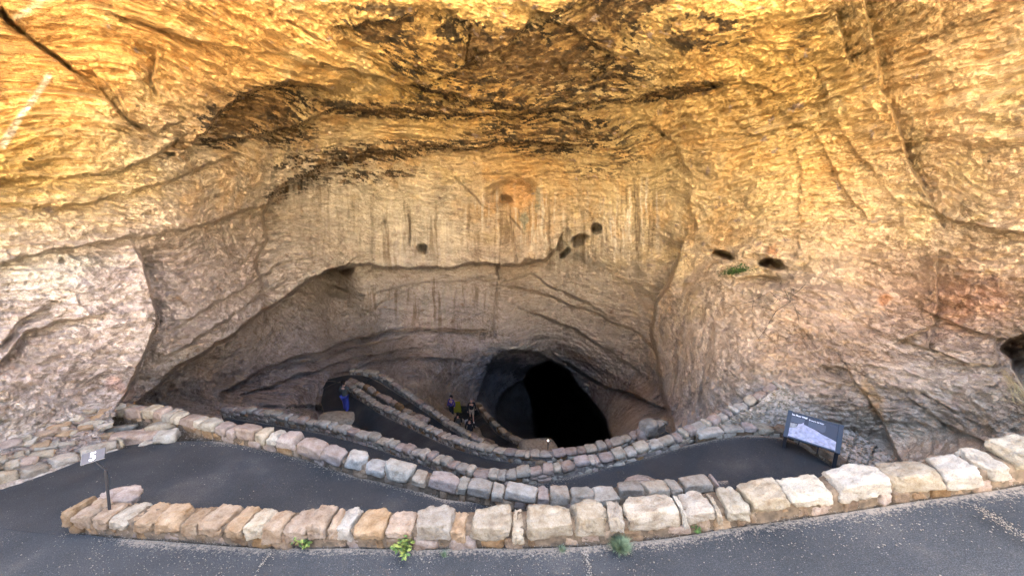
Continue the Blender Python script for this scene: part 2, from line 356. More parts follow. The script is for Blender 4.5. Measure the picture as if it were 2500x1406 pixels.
def ledge(poly, amp, wdt=4, fall=120, lip=0.0, wob=6):
    r = sd_line(poly, fall * 3 + 40, wob)
    if r is None: return
    sl, s, ov = r
    e = np.exp(-(ov / 40.0) ** 2)
    f = 1 + amp * e * sstep(-wdt, wdt, s) * np.exp(-np.maximum(s, 0) / fall) - lip * e * (1 - sstep(-wdt, wdt, s)) * np.exp(-np.maximum(-s, 0) / (fall * 0.5))
    D[sl] *= f
def pit(u, v, ru, rv, amp, soft=0.35, rot=0.0, wob=8):
    c, s_ = math.cos(rot), math.sin(rot); R_ = max(ru, rv) * 2 + 10
    iu = np.where(np.abs(US - u) < R_)[0]; iv = np.where(np.abs(VS - v) < R_)[0]
    sl = (slice(iv[0], iv[-1] + 1), slice(iu[0], iu[-1] + 1))
    x = UU[sl] - u + WOB1[sl] * wob * min(1, ru / 25); y = VV[sl] - v + WOB2[sl] * wob * min(1, ru / 25)
    r = np.hypot((x * c + y * s_) / ru, (-x * s_ + y * c) / rv)
    yn = (-x * s_ + y * c) / rv
    D[sl] *= 1 + amp * (1 - sstep(1 - soft, 1 + soft * 0.4, r)) * (0.12 + 0.88 * (1 - sstep(-0.5, 1.0, yn)))

# big overhangs and buttresses
SLOT = [(318,990),(420,908),(560,820),(700,722),(800,668),(880,643),(1000,655),(1100,651),(1180,642),(1262,648),(1332,642),(1350,612)]
ledge([(300,1005)] + SLOT[:5], 0.32, 4, 170, 0.03, 9)
ledge(SLOT[4:], 0.15, 4, 150, 0.03, 8)
ledge([(278,1000),(300,975),(345,880),(384,812),(384,775),(374,735),(352,650),(330,600)][::-1], -0.02, 4, 40, 0.0, 4)
def buttress(poly, amp, wdt, fall, wob=6):      # positive side (right of travel) pushed back
    ledge(poly, amp, wdt, fall, 0.05, wob)
buttress([(352,640),(374,735),(386,790),(372,826),(345,880),(300,972),(280,1010)][::-1], 0.16, 4, 60)
buttress([(1655,1075),(1632,1010),(1605,900),(1592,800),(1600,740),(1640,680),(1660,630)][::1], 0.0, 4, 60)
ledge([(1660,620),(1640,680),(1600,745),(1592,800),(1605,900),(1632,1010),(1658,1080)], 0.26, 5, 60, 0.04, 5)
# roof tiers and arch
ledge([(470,352),(560,262),(620,215),(700,200),(800,220)], 0.10, 6, 60, 0.03, 10)
ledge([(500,345),(600,335),(720,312),(820,268),(940,268),(1060,275),(1180,283),(1300,275),(1420,258),(1530,245),(1640,222),(1735,203)], 0.075, 4, 45, 0.03, 8)
ledge([(690,455),(730,432),(800,402),(900,372),(1050,362),(1180,362),(1300,345),(1400,352)], 0.07, 4, 60, 0.03, 9)
ledge([(640,520),(672,470),(715,440),(760,430)], 0.08, 4, 50, 0.02, 6)
ledge([(790,150),(900,190),(1010,215),(1140,240),(1260,262)], 0.05, 5, 60, 0.03, 16)
ledge([(1100,180),(1200,120),(1320,60),(1420,0)], 0.05, 6, 60, 0.03, 22)
ledge([(1340,50),(1440,95),(1500,150),(1460,190)], 0.05, 6, 50, 0.02, 18)
ledge([(850,60),(960,50),(1060,20),(1140,60)], 0.05, 6, 50, 0.02, 18)
ledge([(300,40),(430,85),(560,115),(680,140),(780,160)], 0.035, 4, 40, 0.02, 8)
ledge([(240,190),(290,250),(330,300),(380,320),(440,300)], 0.04, 4, 40, 0.02, 8)
ledge([(350,110),(385,130),(370,190),(390,230)], 0.05, 4, 30, 0.03, 6)
ledge([(0,437),(160,436),(300,415),(430,345)], 0.05, 6, 60, 0.03, 8)
ledge([(0,500),(150,505),(330,470),(470,420),(560,380)], 0.03, 6, 40, 0.015, 10)
ledge([(0,640),(140,610),(300,582),(420,565),(560,530),(650,500)], 0.05, 4, 60, 0.02, 8)
ledge([(640,530),(648,590),(625,640),(640,700)][::-1], 0.08, 5, 40, 0.02, 6)
ledge([(540,560),(560,620),(600,640),(625,600)], 0.03, 4, 25, 0.02, 6)
ledge([(0,880),(60,815),(130,790),(230,770)], 0.05, 4, 40, 0.02, 8)
ledge([(0,840),(40,790),(120,745)], 0.04, 4, 40, 0.0, 8)
ledge([(560,945),(640,905),(740,870),(860,830),(960,800),(1060,800),(1190,803)], 0.07, 3, 26, 0.03, 9)
ledge([(600,960),(690,925),(760,905)], 0.05, 3, 20, 0.02, 9)
ledge([(840,905),(930,880),(1040,872),(1130,880)], 0.045, 3, 20, 0.02, 9)
ledge([(880,760),(960,752),(1060,770),(1180,764)], 0.02, 3, 16, 0.01, 9)
ledge([(420,800),(520,745),(620,690),(690,640)], 0.035, 4, 30, 0.02, 9)
ledge([(400,880),(500,815),(600,745),(690,690)], 0.03, 4, 25, 0.02, 9)
ledge([(1290,760),(1390,800),(1480,850),(1560,905)], 0.04, 4, 30, 0.02, 9)
ledge([(700,900),(800,868),(880,845),(980,822)], 0.055, 3, 18, 0.025, 9)
ledge([(740,915),(830,880),(930,862),(1020,850)], 0.05, 3, 16, 0.02, 9)
ledge([(920,715),(980,700),(1080,690),(1205,680)], 0.035, 3, 30, 0.015, 5)
ledge([(900,760),(935,735),(990,712)], 0.03, 3, 30, 0.01, 5)
ledge([(1205,800),(1214,690),(1218,650)], 0.03, 3, 60, 0.0, 3)
ledge([(1240,700),(1320,710),(1400,745),(1480,775),(1560,815),(1590,850)], 0.035, 4, 40, 0.02, 6)
ledge([(1220,690),(1300,672),(1380,710),(1470,760)], 0.03, 4, 30, 0.02, 8)
ledge([(1380,880),(1440,925),(1490,950),(1560,965),(1610,990)], 0.09, 4, 45, 0.02, 5)
ledge([(1120,440),(1180,505),(1240,520),(1270,560)], 0.02, 3, 25, 0.01, 4)
ledge([(1345,500),(1338,560),(1340,610),(1332,640)][::-1], 0.012, 3, 30, 0.005, 4)
# right wall
ledge([(2280,512),(2230,420),(2185,300),(2160,220),(2140,120),(2118,40),(2105,-40)], 0.07, 5, 90, 0.03, 8)
ledge([(2500,572),(2400,560),(2330,540),(2280,512)][::-1], 0.03, 5, 40, 0.03, 8)
ledge([(2080,150),(2060,100),(2045,40)], 0.05, 4, 30, 0.02, 8)
ledge([(1930,60),(2010,38),(2060,20)], 0.03, 3, 25, 0.01, 4)
ledge([(1960,150),(2060,140),(2130,115)], 0.03, 3, 25, 0.01, 6)
ledge([(1730,200),(1850,205),(1910,240)], 0.022, 4, 30, 0.01, 10)
ledge([(1900,250),(1925,290),(1990,320),(2020,370),(2060,450),(2100,520)], 0.018, 4, 40, 0.008, 12)
ledge([(2010,220),(2050,320),(2110,400),(2180,470)], 0.018, 4, 35, 0.008, 12)
ledge([(1945,370),(1955,440),(1950,520),(1955,600)], 0.014, 4, 35, 0.006, 12)
ledge([(1600,300),(1650,350),(1690,430),(1680,490),(1690,560)], 0.03, 5, 50, 0.012, 10)
ledge([(1700,310),(1780,330),(1900,330)], 0.02, 4, 30, 0.01, 6)
ledge([(2290,640),(2285,720),(2280,790),(2210,825)][::-1], 0.022, 3, 70, 0.012, 5)
ledge([(2200,828),(2240,842),(2265,852),(2272,800)], 0.015, 2, 20, 0.006, 3)
ledge([(2285,770),(2350,800),(2430,825),(2500,835)], 0.03, 3, 30, 0.015, 4)
ledge([(2300,860),(2360,885),(2420,893),(2435,880),(2430,835)], 0.035, 3, 50, 0.01, 4)
ledge([(2290,628),(2370,632),(2445,655),(2440,690)], -0.03, 3, 80, 0.0, 3)
ledge([(2068,895),(2080,920),(2110,965),(2145,1010),(2170,1070),(2200,1120)], 0.022, 4, 110, 0.012, 7)
ledge([(2240,985),(2300,1030),(2370,1065),(2420,1080)], 0.018, 2.5, 60, 0.008, 6)
ledge([(2270,965),(2340,1010),(2420,1045)], 0.008, 2.5, 30, 0.005, 6)
ledge([(1660,700),(1690,690),(1730,720),(1720,790)], 0.02, 4, 40, 0.0, 5)
ledge([(1745,800),(1740,870),(1730,950)], 0.02, 3, 20, 0.0, 3)
ledge([(1770,650),(1900,690),(2000,705),(2100,730)], -0.04, 10, 60, 0.0, 10)
# hollows
for a in [(1030,608,13,14,.09,.25,.5,3),(1415,588,22,15,.10,.2,-.6,2),(1456,560,14,14,.11,.2,0,2),(1380,618,18,7,.09,.2,-.75,2),(845,661,19,11,.12,.3,0),
          (1236,487,15,12,.07,.4,0),(1245,470,60,38,.06,.45,-.2),(1222,500,45,35,.03,.6,.2),(830,712,30,14,.07,.35,.1),(1290,638,10,6,.08,.4,0),(1215,662,5,12,.07,.4,.2),
          (1770,622,28,11,.22,.35,.35),(1886,645,34,15,.30,.3,.12),(1860,690,60,16,.10,.5,.1),(415,376,14,5,.08,.4,.3),(575,372,14,4,.07,.4,.2),
          (120,400,10,4,.05,.4,.2),(75,390,8,4,.05,.4,.2),(150,640,8,12,.02,.4,0),(1200,360,7,6,.04,.4,0),(1104,592,4,4,.04,.4,0),
          (2415,395,6,3,.04,.4,0),(880,130,60,25,.05,.6,.3),(1530,660,30,20,.02,.7,0),(700,1000,120,14,.06,.7,0),(2030,905,30,14,.03,.6,.4)]:
    pit(*a)
sl, s = sd_poly([(2446,852),(2462,832),(2500,818),(2560,812),(2620,850),(2600,960),(2530,965),(2492,935),(2470,905),(2462,880)], 30, 9); D[sl] *= 1 + 0.22 * sstep(-4, 6, s) * (0.35 + 0.65 * (1 - sstep(840, 960, VV[sl])))
# chosen cracks
def groove(poly, amp, wdt):
    r = sd_line(poly, 30, 3)
    if r is None: return
    sl, s, ov = r
    D[sl] *= 1 + amp * np.exp(-(s / wdt) ** 2) * np.exp(-(ov / 10) ** 2)
groove([(-20,20),(60,85),(110,125),(170,165)], 0.07, 4)
groove([(0,30),(55,80)], 0.05, 9)
groove([(160,160),(250,220),(300,285),(345,315)], 0.03, 4)
for g in [[(1740,790),(1725,880),(1705,985)],[(2060,280),(2130,270)],[(700,50),(800,110)],[(1150,90),(1130,180)],[(940,540),(935,560)],[(1000,530),(1000,600)],[(1255,570),(1262,640)]]:
    groove(g, 0.02, 3)
# the dark mouth of the tunnel
MOUTH = [(1168,990),(1183,925),(1212,872),(1246,853),(1300,860),(1346,877),(1390,906),(1422,955),(1452,992),(1484,1030),(1498,1070),(1500,1140),(1185,1140),(1172,1050)]
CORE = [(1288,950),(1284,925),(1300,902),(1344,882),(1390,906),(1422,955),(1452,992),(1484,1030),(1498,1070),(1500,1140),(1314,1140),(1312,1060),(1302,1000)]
LOBE = [(1208,1090),(1211,1005),(1226,960),(1262,934),(1290,926),(1320,960),(1330,1150),(1210,1150)]
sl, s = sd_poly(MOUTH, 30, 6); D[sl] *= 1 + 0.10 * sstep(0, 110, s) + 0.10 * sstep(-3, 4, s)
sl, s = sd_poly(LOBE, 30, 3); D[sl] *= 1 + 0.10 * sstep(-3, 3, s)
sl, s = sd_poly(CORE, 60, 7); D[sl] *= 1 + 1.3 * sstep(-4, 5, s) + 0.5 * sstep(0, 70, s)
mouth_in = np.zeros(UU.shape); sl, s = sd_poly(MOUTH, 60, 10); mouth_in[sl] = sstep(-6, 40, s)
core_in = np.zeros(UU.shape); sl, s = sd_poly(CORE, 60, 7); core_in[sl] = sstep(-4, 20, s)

# relief
P0 = PDv(UU, VV, D).astype(np.float32)
wx = fbm(P0 * 0.13 + 3.1, 2); wy = fbm(P0 * 0.13 + 77.0, 2)
dip = 0.16
ZB = P0[..., 2] + dip * P0[..., 0] * np.tanh((-2 - P0[..., 0]) * 0.3) * 0.6 + 0.7 * wx + 0.15 * noise3(P0 * 0.55)
vw = VV + 34 * WOB1 + 26 * WOB2 + 30 * noise3(np.stack([UU * .03, VV * .004, UU * 0 + 3], -1)); uw = UU + 60 * WOB2
backw = (sstep(640, 740, uw) * (1 - sstep(1560, 1680, uw)) * sstep(425, 500, vw) * (1 - sstep(615, 665, vw))) * (0.35 + 0.65 * sstep(-0.4, 0.35, noise3(np.stack([UU * .006, VV * .006, UU * 0 + 8], -1))))
backw2 = (sstep(905, 945, uw) * (1 - sstep(1200, 1290, uw)) * sstep(685, 715, vw) * (1 - sstep(760, 815, vw)))
roof = 1 - sstep(330, 440, VV)
lowfac = sstep(600, 700, VV)
big = fbm(P0 * 0.22 + 9, 3)
mid = ridged(P0 * np.array([0.9, 0.9, 1.3], np.float32) + np.stack([wx, wy, wx], -1) * 1.2, 4, 0.55)
bed = ridged(np.stack([P0[..., 0] * 0.28 + wy, P0[..., 1] * 0.28, ZB * 2.0], -1), 4, 0.6)
saw = (ZB * 0.95 + 0.35 * noise3(P0 * 0.35 + 5)) % 1.0
sawn = np.clip(noise3(P0 * np.array([.3, .3, .8], np.float32) + 40) + 0.35, 0, 1)
terr = (saw - 0.5 - 0.5 * sstep(0.86, 1.0, saw) * 2 + 0.0) * sawn
fine = fbm(P0 * np.array([4.2, 4.2, 6.5], np.float32), 4, 0.62)
crk = np.abs(noise3(P0 * np.array([1.3, 1.3, 2.4], np.float32) + np.stack([wx, wx, wy], -1) * 1.5 + 88))
crk = np.exp(-(crk / 0.035) ** 2) * sstep(-0.1, 0.35, noise3(P0 * 0.4 + 21))
def crease(p, octv, p_=5.0, gain=0.6):
    t_ = 0; a = 1.0; q = np.asarray(p, np.float32)
    for k in range(octv):
        t_ = t_ + a * np.clip(1 - 2.2 * np.abs(noise3(q + 13.1 * k)), 0, 1) ** p_; q = q * 1.93 + 5.0; a *= gain
    return t_
cw = np.stack([wx, wy, wx], -1) * 0.45 + 0.16 * np.stack([noise3(P0 * 1.1 + 3), noise3(P0 * 1.1 + 33), noise3(P0 * 1.1 + 63)], -1)
cr1 = crease(np.stack([P0[..., 0] * .55, P0[..., 1] * .55, ZB * 1.5], -1) + cw, 4, 5.0, 0.62)
cr2 = crease(P0 * np.array([2.3, 2.3, 3.6], np.float32) + cw * 1.5, 3, 4.0, 0.75)
crm = 0.2 + 0.8 * sstep(-0.25, 0.45, noise3(P0 * 0.3 + 91) + 0.4 * noise3(P0 * 0.9 + 15))
flut = fbm(np.stack([np.arctan((UU - 1250) / F) * 95 + WOB1 * 0.35, VV * 0.006, UU * 0 + 4.0], -1), 4, 0.65)
fl = np.maximum(backw, backw2)
calm = 1 - 0.75 * fl - 0.08 * lowfac * (1 - fl)
disp = (0.45 * big - calm * (0.14 * mid + 0.24 * bed * (0.75 + 0.6 * roof) + 0.36 * terr * (0.6 + 0.6 * roof)) - 0.12 * fine + 0.07 * crk * calm + crm * (0.19 * calm * (0.55 + 0.9 * roof) + 0.04) * cr1 + (0.25 + 0.75 * crm * crm) * 0.1 * cr2 - 0.10 * fl * flut - 0.02 * bed * fl)
scale = np.clip(D / 15.0, 0.62, 1.5)
low_clear = 1 - sstep(1020, 1100, VV) * 0.75
D2 = D + disp * scale * low_clear
P = PDv(UU, VV, D2)

# rock colour, some light and dark painted in: hue field + mineral stains, washes and streaks
colr = np.clip(HUEF, 0.03, 0.76)
n_a = fbm(P0 * 0.45 + 13, 4, 0.6); n_b = fbm(np.stack([P0[..., 0] * 0.5, P0[..., 1] * 0.5, ZB * 3.2], -1) + 60, 4, 0.65); n_c = fbm(P0 * 1.6 + 71, 4, 0.6)
def tint(mask, c, k=1.0):
    global colr
    mk = np.clip(mask * k, 0, 1)[..., None]; colr = colr * (1 - mk) + np.array(c) * mk
warm = sstep(0.08, 0.25, HUEF[..., 0] - HUEF[..., 2] - 0.06)
tint(sstep(0.1, 0.7, n_a) * warm, (.6, .34, .1), 0.4)
tint(sstep(0.15, 0.8, -n_a) * warm, (.66, .5, .24), 0.6)
tint(sstep(0.2, 0.8, n_c) * (1 - warm), (.5, .44, .37), 0.5)
tint(sstep(0.25, 0.8, -n_c) * (1 - warm), (.3, .22, .16), 0.5)
STAIN = np.zeros(UU.shape)
for (u, v, ru, rv, rot, k) in [(620,275,150,55,-.25,1),(570,300,90,50,-.6,.9),(700,320,80,50,0,.7),(980,270,240,22,.04,.9),(870,380,220,32,-.12,.75),(1050,355,260,18,0,.6),(1250,150,320,100,.1,.95),
                               (1180,225,200,50,0,.75),(1420,120,180,90,0,.8),(1480,40,220,70,-.4,.85),(960,70,150,60,.2,.75),(1050,60,80,60,0,.45),(1350,260,250,25,-.1,.6),(1350,330,230,55,0,.7),(1650,225,120,18,-.18,.8),
                               (720,450,100,30,-.5,.6),(900,430,200,30,-.1,.45),(1520,380,100,60,.3,.35),(1960,110,60,90,.2,.35),(2100,150,40,70,.3,.3),(1720,80,140,70,0,.55),(380,780,30,40,0,.35),(1450,420,140,40,0,.35)]:
    c, s_ = math.cos(rot), math.sin(rot); x = UU - u; y = VV - v
    STAIN = np.maximum(STAIN, k * np.exp(-(((x * c + y * s_) / ru) ** 2 + ((-x * s_ + y * c) / rv) ** 2)))
n_d = fbm(np.stack([P0[..., 0] * 1.6, P0[..., 1] * 1.6, ZB * 7.0], -1) + 30, 4, 0.7)
st = sstep(0.3, 0.44, STAIN * 0.74 + 0.42 * n_b + 0.55 * n_d) * sstep(0.12, 0.4, STAIN)
tint(st, (.022, .015, .008), 0.93)
st2 = sstep(0.22, 0.6, STAIN * 0.7 + 0.35 * n_c)
tint(st2, (.3, .17, .055), 0.5)
# vertical washes on the back wall
sk = fbm(np.stack([np.arctan((UU - 1250) / F) * 60 + WOB1 * 0.2, VV * 0.004, UU * 0 + 9.0], -1), 4, 0.7)
tint(sstep(0.1, 0.7, sk) * fl, (.72, .64, .48), 1.0); tint(sstep(0.15, 0.65, -sk) * fl, (.25, .18, .1), 0.75)
tint(sstep(0.1, 0.8, sk) * backw2, (.48, .46, .47), 0.7)
def blob(u, v, ru, rv, c, k, rot=0.0, nz=0.35):
    cc, s_ = math.cos(rot), math.sin(rot); x = UU - u + WOB1 * 14; y = VV - v + WOB2 * 14
    g = np.exp(-(((x * cc + y * s_) / ru) ** 2 + ((-x * s_ + y * cc) / rv) ** 2))
    tint(sstep(0.25, 0.75, g + nz * n_c), c, k)
blob(1265,475,38,40,(.64,.38,.16),.85); blob(1880,610,30,18,(.62,.27,.1),.6); blob(2330,740,70,80,(.5,.27,.15),.5); blob(2410,720,60,60,(.45,.25,.17),.5)
blob(60,240,10,95,(.62,.55,.4),.0)
blob(160,660,130,34,(.56,.52,.43),.7,-.1); blob(950,775,38,60,(.5,.5,.52),.5); blob(1070,870,26,40,(.46,.46,.46),.5); blob(1110,860,16,40,(.46,.46,.46),.4)
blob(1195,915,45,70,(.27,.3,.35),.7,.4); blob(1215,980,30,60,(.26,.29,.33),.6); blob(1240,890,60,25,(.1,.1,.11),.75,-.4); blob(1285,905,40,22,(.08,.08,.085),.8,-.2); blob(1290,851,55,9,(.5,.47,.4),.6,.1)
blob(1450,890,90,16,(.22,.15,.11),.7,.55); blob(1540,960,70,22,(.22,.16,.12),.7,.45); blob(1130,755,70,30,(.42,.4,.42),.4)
blob(1275,535,10,25,(.27,.3,.22),.7); blob(1310,490,8,30,(.27,.28,.2),.6); blob(2160,740,22,12,(.5,.2,.06),.6)
blob(2200,960,60,60,(.25,.2,.17),.3); blob(1960,740,70,40,(.32,.24,.2),.4); blob(280,940,30,20,(.5,.28,.2),.5); blob(1900,1000,90,60,(.5,.46,.4),.5)
blob(2130,980,22,70,(.5,.29,.1),.6,-.5)
r = sd_line([(118,185),(92,225),(60,275),(30,315),(5,355)], 30, 4); sl, s, ov = r
mk = np.zeros(UU.shape); mk[sl] = np.exp(-(s / 9) ** 4) * np.exp(-(ov / 8) ** 2); tint(mk * sstep(-0.7, 0.1, n_c + 0.3), (.76, .68, .5), 0.9)
r = sd_line([(40,40),(80,15),(130,-10)], 30, 10); sl, s, ov = r
mk = np.zeros(UU.shape); mk[sl] = np.exp(-(s / 10) ** 2) * np.exp(-(ov / 10) ** 2); tint(mk, (.74, .62, .4), 0.8)
colr = colr * (1 + 0.16 * n_b[..., None])
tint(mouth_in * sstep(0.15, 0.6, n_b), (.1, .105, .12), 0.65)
tint(core_in, (.03, .028, .026), 0.9)  # darkness of the tunnel painted into the rock colour
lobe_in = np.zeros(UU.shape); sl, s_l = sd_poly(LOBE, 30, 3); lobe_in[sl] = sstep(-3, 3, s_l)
tint(lobe_in * (1 - core_in), (.2, .205, .2), 0.75)  # shade on the tunnel's inner left wall, painted as darker rock
colr = np.clip(colr, 0.015, 0.8)

nv, nu = UU.shape
idx = np.arange(nv * nu).reshape(nv, nu)
FQ = np.stack([idx[:-1, :-1].ravel(), idx[1:, :-1].ravel(), idx[1:, 1:].ravel(), idx[:-1, 1:].ravel()], -1)
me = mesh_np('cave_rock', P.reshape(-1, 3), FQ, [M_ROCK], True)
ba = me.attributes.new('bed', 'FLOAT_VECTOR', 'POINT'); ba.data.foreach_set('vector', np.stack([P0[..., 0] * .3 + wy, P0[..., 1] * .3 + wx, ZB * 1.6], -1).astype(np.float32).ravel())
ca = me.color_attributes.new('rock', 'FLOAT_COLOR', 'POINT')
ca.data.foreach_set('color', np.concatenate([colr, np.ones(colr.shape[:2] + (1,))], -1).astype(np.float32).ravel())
tag(link('cave_rock', me), kind='structure')
def shell_at(u, v):
    i = int(np.argmin(np.abs(VS - v))); j = int(np.argmin(np.abs(US - u))); return P[i, j].copy()

# unseen hillside behind the viewpoint, shaped to bounce sunlight into the cave
gy = np.array([3.2, 1.5, -1, -4, -9, -20, -60, -300.0]); gx = np.array([-300, -80, -30, -14, -8, -4, 0, 4, 8, 14, 30, 80, 300.0])
GX, GY = np.meshgrid(gx, gy)
GZ = np.interp(-GY, [-3.2, -1.5, 1, 4, 9, 20, 60, 300], [-4.6, -4.5, -2.0, -1.7, -0.9, 4.5, 24, 32]) + 0.0 * GX
gi = np.arange(GX.size).reshape(GX.shape)
gf = np.stack([gi[:-1, :-1].ravel(), gi[1:, :-1].ravel(), gi[1:, 1:].ravel(), gi[:-1, 1:].ravel()], -1)
tag(link('ground', mesh_np('ground', np.stack([GX, GY, GZ], -1).reshape(-1, 3), gf, [M_GROUND], True)), kind='structure')

# ------------------------------------------------------------------ paths
def resample(pts, step):
    P_ = np.asarray(pts, float); n = len(P_)
    Q = np.vstack([2 * P_[0] - P_[1], P_, 2 * P_[-1] - P_[-2]]); out = []
    for k in range(n - 1):
        a, b, c, d = Q[k:k + 4]; m = max(2, int(np.linalg.norm(c - b) / (step * 0.4)))
        for t in np.linspace(0, 1, m, endpoint=False):
            out.append(0.5 * ((2 * b) + (-a + c) * t + (2 * a - 5 * b + 4 * c - d) * t * t + (-a + 3 * b - 3 * c + d) * t ** 3))
    out.append(P_[-1]); out = np.array(out)
    s = np.concatenate([[0], np.cumsum(np.linalg.norm(np.diff(out, axis=0), axis=1))])
    t = np.linspace(0, s[-1], max(2, int(s[-1] / step) + 1))
    return np.stack([np.interp(t, s, out[:, i]) for i in range(3)], -1)
def strip(name, sections, m=16, grit=0.5, label=None, skip=-0.1):
    """asphalt ribbon between two edges, each section: (edge point, edge point)"""
    A = resample([s_[0] for s_ in sections], 0.1); B = resample([s_[1] for s_ in sections], 0.1)
    n = 140
    A = A[np.linspace(0, len(A) - 1, n).astype(int)]; B = B[np.linspace(0, len(B) - 1, n).astype(int)]
    t = np.linspace(0, 1, m)[None, :, None]
    G = A[:, None] * (1 - t) + B[:, None] * t
    G[..., 2] += 0.02 * fbm(G * 0.9, 2)
    ii = np.arange(n * m).reshape(n, m)
    f = np.stack([ii[:-1, :-1].ravel(), ii[:-1, 1:].ravel(), ii[1:, 1:].ravel(), ii[1:, :-1].ravel()], -1)
    o_me = mesh_np(name, G.reshape(-1, 3), f, [M_ASPH], True)
    wdt = np.linalg.norm(A - B, axis=1)[:, None]; tt = np.linspace(0, 1, m)[None, :]
    e = np.minimum(tt, 1 - tt) * wdt
    gr = grit * np.exp(-e / 0.2) * sstep(skip, skip + 0.04, np.linspace(0, 1, n))[:, None] + 0.05 * fbm(G * 1.2, 3)
    a = o_me.attributes.new('grit', 'FLOAT', 'POINT'); a.data.foreach_set('value', gr.astype(np.float32).ravel())
    return tag(link(name, o_me), label=label, kind='structure')

W1 = [(160,1300,-4.30),(280,1312,-4.26),(400,1320,-4.22),(640,1335,-4.12),(850,1340,-4.05),(1100,1340,-4.0),(1350,1335,-3.93),(1600,1315,-3.82),(1830,1282,-3.62),(2000,1258,-3.45),(2200,1228,-3.25),(2400,1203,-3.05),(2520,1180,-2.92),(2800,1130,-2.6)]
W1P = [PZ(*p) for p in W1]
W2 = [(255,1030,9.1),(335,1030,8.75),(430,1046,8.3),(560,1082,7.7),(700,1110,7.45),(850,1158,7.2),(1000,1196,7.05),(1150,1226,6.98),(1350,1250,6.8),(1550,1240,6.9),(1750,1215,7.0)]
W2P = [PD(*p) for p in W2]
W3 = [(540,1018,13.7),(620,1025,13.2),(700,1040,12.6),(800,1062,11.9),(900,1090,11.1),(1000,1124,10.3),(1100,1160,9.5),(1160,1182,9.1),(1240,1188,8.95),(1340,1176,8.9),(1500,1142,9.1),(1650,1096,9.35),(1710,1072,9.6),(1770,1044,9.85),(1840,1004,9.95),(1905,964,9.9)]
W3P = [PD(*p) for p in W3]
W4 = [(838,945,21.6),(863,964,20.6),(916,1002,18.4),(964,1026,17.0),(1012,1050,15.8),(1060,1074,14.7),(1108,1094,13.7),(1180,1117,12.7),(1276,1132,12.0),(1400,1128,11.8),(1500,1108,12.0),(1570,1080,12.4),(1625,1052,12.8)]
W4P = [PD(*p) for p in W4]
W5 = [(852,915,23.6),(900,920,23.4),(940,935,23.0),(1000,980,21.6),(1040,1008,20.9),(1084,1038,20.3),(1140,1074,19.6),(1200,1105,19.0),(1260,1125,18.6)]
W5P = [PD(*p) for p in W5]
W6 = [(1160,995,31.0),(1192,1032,28.6),(1228,1068,26.5),(1276,1094,24.8),(1330,1110,23.6)]
W6P = [PD(*p) for p in W6]

def off(p, dx=0, dy=0, dz=0): return np.array([p[0] + dx, p[1] + dy, p[2] + dz])
def outward(pts, dist, dz=0):
    L = np.asarray(pts); T = np.gradient(L, axis=0); T[:, 2] = 0; T /= np.linalg.norm(T, axis=1)[:, None] + 1e-9
    Nn = np.stack([-T[:, 1], T[:, 0], 0 * T[:, 0]], -1)
    o = L + Nn * dist; o[:, 2] += dz; return o
# upper path: from the viewpoint's side down to the left hairpin
p1far = [PZ(-420,1215,-4.62), PZ(-150,1262,-4.42)] + W1P
p1near = [np.array([-9.5, -1.5, -4.1]), np.array([-8.0, 0.2, -4.2])] + [off(p, 0.15 * p[0], -3.3, 0.02) for p in W1P]
strip('upper_path', list(zip(p1near, p1far)), 30, skip=0.31)
# second path: behind the near wall, from the left hairpin to the right hairpin
b1 = outward(W1P, 0.36, -0.02)
near2 = [off(PZ(-420,1215,-4.62),0,-.02,-.003), off(PZ(-150,1262,-4.42),0,-.02,-.003), off(W1P[0],0,-.02,-.003)] + [off(b1[i], 0, 0, dz) for i, dz in ((1,-.14),(2,-.2),(3,-.5),(4,-.85),(5,-1.1),(6,-1.25),(7,-1.5),(8,-1.9),(9,-2.2),(10,-2.45))]
far2 = [PD(-420,1180,5.6), PD(-200,1218,5.75), PD(-60,1202,6.15), PD(60,1172,6.7), PD(180,1130,7.25), PD(320,1085,7.9), W2P[3], W2P[4], W2P[5], W2P[6], W2P[7], PD(1480,1200,8.0), PD(1780,1175,7.9), PD(2035,1190,7.8)]
far2 = [off(p, 0, 0.05, -0.02) for p in far2]
strip('second_path', list(zip(near2, far2)), 24, skip=0.31)
# third path: from the right hairpin back to the left
b2 = outward(W2P, 0.4, 0)
n3 = [PD(2080,1180,7.8), PD(1990,1200,7.7), PD(1850,1215,7.6), PD(1700,1218,7.7), off(b2[8],0,.1,-1.0), off(b2[7],0,.1,-1.2), off(b2[6],0,.3,-1.5), off(b2[5],0,.8,-1.9), off(b2[4],0,1.6,-2.3), off(b2[3],-.3,2.6,-2.6)]
f3 = [PD(2050,1152,8.5), PD(1985,1108,9.0), PD(1920,1072,9.35), PD(1800,1066,9.45), W3P[11], W3P[9], W3P[7], W3P[5], W3P[3], W3P[0]]
f3 = [off(p, 0, 0.05, -0.015) for p in f3]
strip('third_path', list(zip(n3, f3)), 20)
# fourth path
b3 = outward(W3P, 0.36, 0)
n4 = [PD(800,1020,20.4), PD(860,1040,19.0), PD(930,1080,16.0), PD(1010,1120,13.8), PD(1120,1170,11.6), PD(1250,1190,10.9), PD(1400,1180,10.8), PD(1560,1120,11.4), PD(1660,1072,12.0)]
f4 = [PD(800,930,23.6), PD(846,940,22.2), W4P[2], W4P[4], W4P[6], W4P[8], W4P[9], W4P[11], W4P[12]]
n4 = [PD(783,985,22.2)] + n4; f4 = [PD(790,945,23.4)] + f4
strip('fourth_path', list(zip(n4, [off(p, 0, .05, -.015) for p in f4])), 18)
